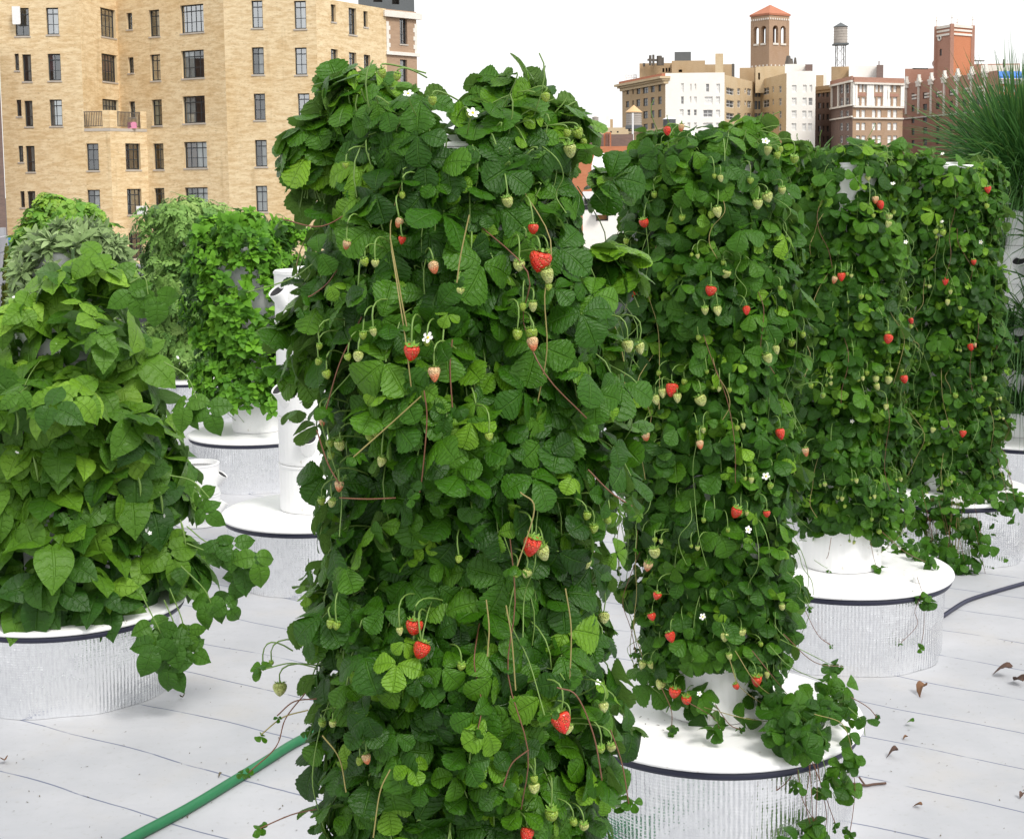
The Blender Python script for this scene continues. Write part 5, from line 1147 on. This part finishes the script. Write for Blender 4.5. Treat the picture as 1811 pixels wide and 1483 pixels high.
for Q, L_ in ((Qa, La), (Qb, Lb)):
    for k in range(9): u = L_ * (k + .5) / 9; p = np.array(Q(u - .18, z1 - 1.7, -.16)); obox(mb, p, np.array(Q(u + .18, z1 - 1.7, -.16)) - p, np.array(Q(u - .18, z1 - 1.7, .02)) - p, (0, 0, .5))
    for k in range(5): u = L_ * (k + .5) / 5; p = np.array(Q(u - .2, zbt - 5.6, -.16)); obox(mb, p, np.array(Q(u + .2, zbt - 5.6, -.16)) - p, np.array(Q(u - .2, zbt - 5.6, .02)) - p, (0, 0, .45))
    for (a, b) in ((.18, .44), (.56, .82)): p = np.array(Q(a * L_, zbt, -.2)); obox(mb, p, np.array(Q(b * L_, zbt, -.2)) - p, np.array(Q(a * L_, zbt, .4)) - p, (0, 0, .5))
mb.build('stone_trim', M_STONE, root)
ctr = (cl + cr) / 2; ap = D(1360, 5, Yb)[2]; mb = MB(); ex = [ctr + (q - ctr) * 1.06 for q in (cl, c3, cr, c4)]
mb.add([(*q, z1) for q in ex] + [(*ctr, ap)] + [(*q, z1 - .5) for q in ex], [(0, 1, 4), (1, 2, 4), (2, 3, 4), (3, 0, 4), (0, 5, 6, 1), (1, 6, 7, 2), (2, 7, 8, 3), (3, 8, 5, 0), (5, 8, 7, 6)]); mb.build('pyramid_roof', M_TILE, root)
mb = MB(); tube(mb, [(*ctr, zbt), (*ctr, z1)], 1.3, 8); mb.build('inner_pier', M_DKBROWN, root)

# dark block between, its shade put into the brick colour
wd = [zb((x, y, x + w, y + 48)) for x, w in ((78, 22), (118, 14), (150, 20)) for y in (672, 770, 866, 964, 1050)]
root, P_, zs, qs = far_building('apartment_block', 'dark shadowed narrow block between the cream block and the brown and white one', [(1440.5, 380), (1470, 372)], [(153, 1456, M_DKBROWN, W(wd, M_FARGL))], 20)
Q, L_ = qs[0]; ledge(root, 'cornice', Q, L_, zs[0] - .9, zs[0] + .1, .5, M_OCHRE); ledge(root, 'cornice', Q, L_, zs[0] - 1.6, zs[0] - .902, .25, M_OCHRE)
for a in (('bulkhead', M_OCHRE, 1443, 1456, 133, 160, 384, 5), ('bulkhead', M_PALE, 1456, 1462, 128, 160, 388, 4)): add_box(root, *a)

# brown and white block
wl = W([zb((x, y, x + 24, y + h)) for x in (264, 314) for y, h in ((618, 72), (728, 68), (835, 62), (940, 62), (1045, 62))], M_FARGL, M_LITEM)
wr = [zb((x, y, x + 28, y + h)) for x in (428, 462, 562, 598, 674, 714) for y, h in ((614, 66),)] + [zb((x, y, x + 32, y + h)) for x in (400, 446, 534, 580, 664, 712) for y, h in ((724, 78), (830, 64), (938, 62), (1046, 62))]
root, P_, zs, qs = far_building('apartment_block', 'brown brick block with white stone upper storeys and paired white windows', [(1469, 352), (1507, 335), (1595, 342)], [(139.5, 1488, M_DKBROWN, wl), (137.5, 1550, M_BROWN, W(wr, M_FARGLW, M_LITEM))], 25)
for i in (0, 1):
    Q, L_ = qs[i]; z = lambda zy, x=(1488, 1550)[i]: wpx(P_[i], P_[i + 1], x, 20 + zy * .21038)[1]
    ledge(root, 'brick_parapet', Q, L_, z(600), zs[i] - .01, .35, M_RED); ledge(root, 'white_band', Q, L_, z(618), z(602), .6, M_STONE); ledge(root, 'white_band', Q, L_, z(812), z(798), .5, M_STONE); ledge(root, 'white_band', Q, L_, z(906), z(894), .4, M_STONE)
    us_ = (.04, .36, .68, .97) if i == 0 else (.012, .05, .285, .335, .375, .61, .655, .69, .965, .99)
    for k, u in enumerate(us_): ledge(root, 'white_pilaster', Q, L_, z(796), z(620), .3, M_PALE if i else M_STONE, u * L_ - .35, u * L_ + .35)
    if i == 1:
        for k in range(3): u0 = (.06 + .325 * k) * L_; ledge(root, 'brick_panel', Q, L_, z(716), z(690), .08, M_RED, u0 + .4, u0 + .2 * L_)
        for k in range(3): u0 = (.06 + .325 * k) * L_; ledge(root, 'white_spandrel', Q, L_, z(614), z(602) - .02, .07, M_PALE, u0, u0 + .22 * L_)
add_box(root, 'bulkhead', M_PALE, 1501, 1551, 116.5, 145, 352, 8, [zb((302, 510, 314, 550))]); add_box(root, 'bulkhead', M_OCHRE, 1470, 1501, 118, 145, 360, 8); add_box(root, 'chimney', M_DKBROWN, 1550, 1562, 115, 145, 348, 4); add_box(root, 'chimney_pot', M_DKBROWN, 1553.5, 1555.5, 108, 115, 350, 1)

def water_tank(label, x, Y, ytop, yeave, ybot, yfoot, w, mroof, mtank, nleg=4):
    c = D(x, ybot, Y); r = w * Y / F / 2; z0 = c[2]; z1_ = D(x, yeave, Y)[2]; z2 = D(x, ytop, Y)[2]; zf = D(x, yfoot, Y)[2]
    root = thing('water_tank', label, 'water tank', (c[0], Y, zf), 'rooftop water tanks')
    mb = MB(); lathe(mb, [(r * .3, z0), (r, z0), (r * .97, z1_)], 28, (c[0], Y, 0))
    for k in range(6): zz = z0 + (z1_ - z0) * (k + .3) / 6; lathe(mb, [(r * 1.0, zz), (r * 1.025, zz + .02), (r * 1.025, zz + .10), (r * 1.0, zz + .12)], 28, (c[0], Y, 0))
    mb.build('barrel', mtank, root); mb = MB(); lathe(mb, [(r * 1.08, z1_ - .05), (r * 1.09, z1_ + .05), (.02, z2)], 28, (c[0], Y, 0)); mb.build('conical_roof', mroof, root)
    if zf < z0 - .5:
        mb = MB()
        for k in range(nleg):
            a = PI / 4 + k * 2 * PI / nleg; x_, y_ = c[0] + r * .85 * math.cos(a), Y + r * .85 * math.sin(a); tube(mb, [(x_, y_, zf), (x_, y_, z0 - .4)], max(.09, r * .04), 6)
            a2 = a + 2 * PI / nleg
            for q in (0, 1): zA, zB_ = zf + (z0 - zf) * q / 2, zf + (z0 - zf) * (q + 1) / 2; tube(mb, [(x_, y_, zA), (c[0] + r * .85 * math.cos(a2), Y + r * .85 * math.sin(a2), zB_ - .3)], max(.04, r * .02), 4)
        mb.build('legs', M_METAL, root); mb = MB(); box(mb, (c[0] - r * 1.02, Y - r * 1.02, z0 - .45), (c[0] + r * 1.02, Y + r * 1.02, z0 - .02)); mb.build('platform', M_SLATE, root)
        mb = MB(); tube(mb, [(c[0] + r * .2, Y, zf), (c[0] + r * .2, Y, z0 - .4)], max(.08, r * .07), 7); mb.build('riser_pipe', M_LITEM, root)
    return root
water_tank('tall grey wooden water tank on thin legs above the brown and white block', 1486.5, 358, 40, 48, 77, 118, 23.5, M_SLATE, M_WOOD)
water_tank('water tank with a tan conical roof in front of the ochre facade', 1121, 200, 186, 199, 222, 232, 27, M_TANROOF, M_WOOD)
water_tank('low dark-topped tank half hidden by the strawberry leaves beside the tan-roofed tank', 1184, 230, 206, 211, 224, 226, 22, M_LITEM, M_SLATE)
water_tank('tiny distant water tank on the horizon between the nearest two strawberry towers', 1053, 620, 205, 208, 217, 223, 11, M_WOOD, M_WOOD)
mb = MB(); a = D(1119, 232, 190); tube(mb, [a, D(1119, 200, 190)], .13, 8); tube(mb, [a - [0, 0, 20], a], .13, 8); tag(mb.build('vent_pipe', M_LITEM, origin=a, smooth=True), 'white upright pipe in front of the tan-roofed water tank', 'pipe')

# long red block with finial pilasters, tower and awnings
rw = []
for x, w, y in ((864, 26, 692), (960, 36, 682), (1068, 32, 672), (1180, 32, 658), (1290, 34, 646), (1404, 36, 634), (1512, 36, 622)):
    for k in range(5): rw.append(zb((x, y + k * 98 - k * (y < 660) * 2, x + w, y + 54 + k * 98)))
ow = [zb((x, y, x + 24, y + 52)) for x in (1636, 1716, 1788) for y in (628, 726, 826, 926)]
root, P_, zs, qs = far_building('apartment_block', 'long red brick block with cream pilasters, finials and a blue awning at its corner', [(1595, 385), (1763, 340), (1850, 352)], [(137, 1679, M_RED, W(rw, M_FARGL)), (143, 1800, M_ORANGE, W(ow, M_FARGLW, M_LITEM))], 40)
Q, L_ = qs[0]
for k, zx in enumerate((822, 926, 1030, 1140, 1250, 1366, 1484)):
    px = 1430 + zx * .21038; u = wpx(P_[0], P_[1], px, 200)[0]; zt = zs[0]
    zlo = wpx(P_[0], P_[1], px, 20 + 865 * .21038)[1]
    ledge(root, 'pilaster', Q, L_, zlo, zt - 1.2, .3, M_STONE, u - .32, u + .32)
    mb = MB(); c = np.array(Q(u, zt - 1.2, -.3))
    for (hw, h0, h1) in ((.95, 0, .9), (1.25, .902, 1.4), (.55, 1.402, 2.1), (.25, 2.102, 3.0)): p = np.array(Q(u - hw, zt - 1.2 + h0, -.35 - hw * .15)); obox(mb, p, np.array(Q(u + hw, zt - 1.2 + h0, -.35 - hw * .15)) - p, np.array(Q(u - hw, zt - 1.2 + h0, .3)) - p, (0, 0, h1 - h0))
    mb.build('finial', M_STONE, root)
    if k < 6:
        for hh in (1.5, 2.3): ledge(root, 'stone_dash', Q, L_, zt - 2.0 - hh, zt - 2.0 - hh + .45, .15, M_STONE, u + 3.0, u + 5.4)
zc = wpx(P_[0], P_[1], 1679, 20 + 862 * .21038)[1]; ledge(root, 'string_course', Q, L_, zc - .3, zc, .25, M_STONE)
add_box(root, 'setback_wall', M_RED, 1600, 1737, 121, 150, 392, 12); add_box(root, 'setback_wall', M_RED, 1668, 1736, 114, 150, 388, 12); add_box(root, 'setback_wall', M_RED, 1735, 1803, 113, 150, 372, 12); add_box(root, 'parapet_band', M_STONE, 1735, 1803, 115, 117, 371.6, .3)
mb = MB()
for x in np.linspace(1618, 1640, 2): tube(mb, [D(x, 123, 385), D(x, 120.5, 385)], .15, 5)
for (xa, xb, y) in ((1614, 1641, 121.5), (1712, 1741, 107.5)): tube(mb, [D(xa, y, 385), D(xb, y + .5, 385)], .16, 5)
for x in (1714, 1722, 1730): tube(mb, [D(x, 116, 385), D(x, 107.5, 385)], .12, 5)
tube(mb, [D(1775, 120, 368), D(1775, 105, 368)], .18, 5); mb.build('roof_railing', M_METAL, root)
mb = MB(); c = D(1655, 114.5, 380); lathe(mb, [(0.02, -.3), (.8, 0), (1.1, .4)], 16, c, tilt=rotx(np.eye(3), -1.2)); tube(mb, [c, c - [.6, 0, 2.5]], .15, 6); mb.build('satellite_dish', M_LITEM, root, smooth=True)
Q, L_ = qs[1]
for k in range(7):
    mb = MB(); mw = MB()
    a = 1763 + k * 8.6; A_, B_ = D(a, 141, 341 + k * .6), D(a + 8, 141, 341 + k * .6); p = np.array([A_[0], A_[1] - 1.6, A_[2]]); w_ = B_[0] - A_[0]
    v = [p, p + [w_, .1, 0], p + [w_, .1, .7], p + [0, 0, .7], p + [0, 1.7, 1.9], p + [w_, 1.8, 1.9]]; mb.add(v, [(0, 1, 2, 3), (3, 2, 5, 4), (0, 3, 4), (1, 5, 2)]); 
    obox(mw, p + [.05, -.06, -.02], (w_ - .1, .1, 0), (0, .05, 0), (0, 0, .22)); obox(mw, p + [0, 1.2, -1.2], (.16, 0, 0), (0, .2, 0), (0, 0, 1.9))
    o_ = mb.build('awning', M_BLUE, root); mw.build('awning_frame', M_LITEM, o_)
ledge(root, 'white_band', Q, L_, zs[1] - .9, zs[1] - .01, .3, M_STONE)
# its tower
c3, cl, cr = np.array(pt(1679, 372)), np.array(pt(1652, 378)), np.array(pt(1715.5, 377)); c4 = cl + cr - c3; mb = MB(); zt = D(1679, 46, 372)[2]
R0 = rects(cl, c3, [(1659, 62, 1665.5, 73), (1661.5, 87, 1665.5, 99)]); 
tw = MB(); facade(tw, cl, c3, GZ, zt, R0[1:], .3, 0, 1, 0); tw.build('tower_wall', [M_RED, M_INT], root); _, _, Qt = facade(MB(), cl, c3, GZ, zt, [], .3)
far_window(root, Qt, R0[1], M_FARGL)
tw = MB(); _, _, Q2 = facade(tw, c3, cr, GZ, zt, [], .3); back_close(tw, [cl, c4, cr], GZ, zt, .5, 0, 0); tw.add([(*q, zt - .05) for q in (cl, c3, cr, c4)], [(0, 1, 2, 3)]); tw.build('tower_wall', [M_ORANGE, M_INT], root)  # right face sunlit, left face shaded, both put into the brick colours
mb = MB(); L1, L2 = np.linalg.norm(c3 - cl), np.linalg.norm(cr - c3)
for Qq, LL in ((Qt, L1), (Q2, L2)):
    for (h0, h1, o_) in ((-2.2, -1.7, .25), (-1.2, -.7, .2), (-.3, .35, .35)): p = np.array(Qq(.4, zt + h0, -o_)); obox(mb, p, np.array(Qq(LL - .4, zt + h0, -o_)) - p, np.array(Qq(.4, zt + h0, .02)) - p, (0, 0, h1 - h0))
ur = (R0[0][0] + R0[0][1]) / 2; zr = (R0[0][2] + R0[0][3]) / 2
th = np.linspace(0, 2 * PI, 25); tube(mb, np.array([Qt(ur + .62 * math.cos(a), zr + .62 * math.sin(a), -.1) for a in th]), .22, 6)
mb.build('tower_trim', M_STONE, root)
mb = MB(); mb.add([Qt(ur + .55 * math.cos(a), zr + .55 * math.sin(a), -.05) for a in th[:-1]], [tuple(range(24))]); mb.build('round_window', M_FARGL, root)
for q in (cl, c3, cr, c4):
    mb = MB(); prism(mb, [(q[0] - .45, q[1] - .45), (q[0] + .45, q[1] - .45), (q[0] + .45, q[1] + .45), (q[0] - .45, q[1] + .45)], GZ, zt + .5); lathe(mb, [(.12, zt + .5), (.10, zt + 1.8), (.25, zt + 2.0), (.10, zt + 2.4), (.14, zt + 2.6), (.02, zt + 3.2)], 10, (*q, 0), 1); mb.build('corner_pier', [M_RED, M_STONE], root)

# lower roofs seen between the nearest two towers
root, P_, zs, qs = far_building('low_building', 'low peach parapet building with a white flue, on the horizon between the nearest two towers', [(1000, 300), (1112, 300)], [(226, 1066, M_CREAM, [(1055 + 12 * k, 232, 1058 + 12 * k, 235) for k in range(4)])], 20, group='low roofs between the towers')
add_box(root, 'flue', M_PALE, 1071, 1078.5, 204, 228, 302, 2.5); add_box(root, 'vent_box', M_OCHRE, 1079, 1084, 211, 217, 304, 2)
root, P_, zs, qs = far_building('low_building', 'dark brown flat-roofed building with an orange brick chimney, between the nearest two towers', [(990, 160), (1120, 160)], [(238, 1066, M_DKBROWN, [])], 20, group='low roofs between the towers')
add_box(root, 'chimney', M_ORANGE, 1068, 1081, 234, 285, 157, 2.); Q = qs[0][0]
for k in range(3): add_box(root, 'chimney_pot', M_DKBROWN, 1071 + 3 * k, 1072.6 + 3 * k, 235.5, 239, 156.8, .15)
root, P_, zs, qs = far_building('low_building', 'orange brick low building behind the white roof, between the nearest two towers', [(985, 140), (1120, 140)], [(259, 1066, M_ORANGE, [(1032, 277, 1045, 290)])], 15, mroof=M_ORANGE, group='low roofs between the towers')
root, P_, zs, qs = far_building('low_building', 'flat white-roofed shed with a dark front, between the nearest two towers', [(1046, 90), (1140, 90)], [(295, 1075, M_SLATE, [])], 18, mroof=M_LITEM, group='low roofs between the towers')
mb = MB(); a, b = D(1052, 271, 108), D(1120, 271, 108); c, d = D(1046, 293.5, 89.7), D(1120, 293.5, 89.7); mb.add([a, b, d, c] + [q - [0, 0, .25] for q in (a, b, d, c)], BOXF); mb.build('sloped_roof', M_LITEM, root)
root, P_, zs, qs = far_building('white_house', 'white walled house with a brown shuttered window, low between the nearest two towers', [(1030, 46), (1110, 46)], [(345, 1070, M_PALE, [(1054, 350, 1076, 391, M_CURB, M_FRAME), (1033, 352, 1044, 372, M_FARGL, M_LITEM)])], 12, group='low roofs between the towers')
Q, L_ = qs[0]; ledge(root, 'cornice', Q, L_, zs[0] - .1, zs[0] + .12, .2, M_LITEM); ledge(root, 'window_ledge', Q, L_, wpx(P_[0], P_[1], 1050, 380)[1], wpx(P_[0], P_[1], 1050, 376)[1], .25, M_LITEM, .28, .60)
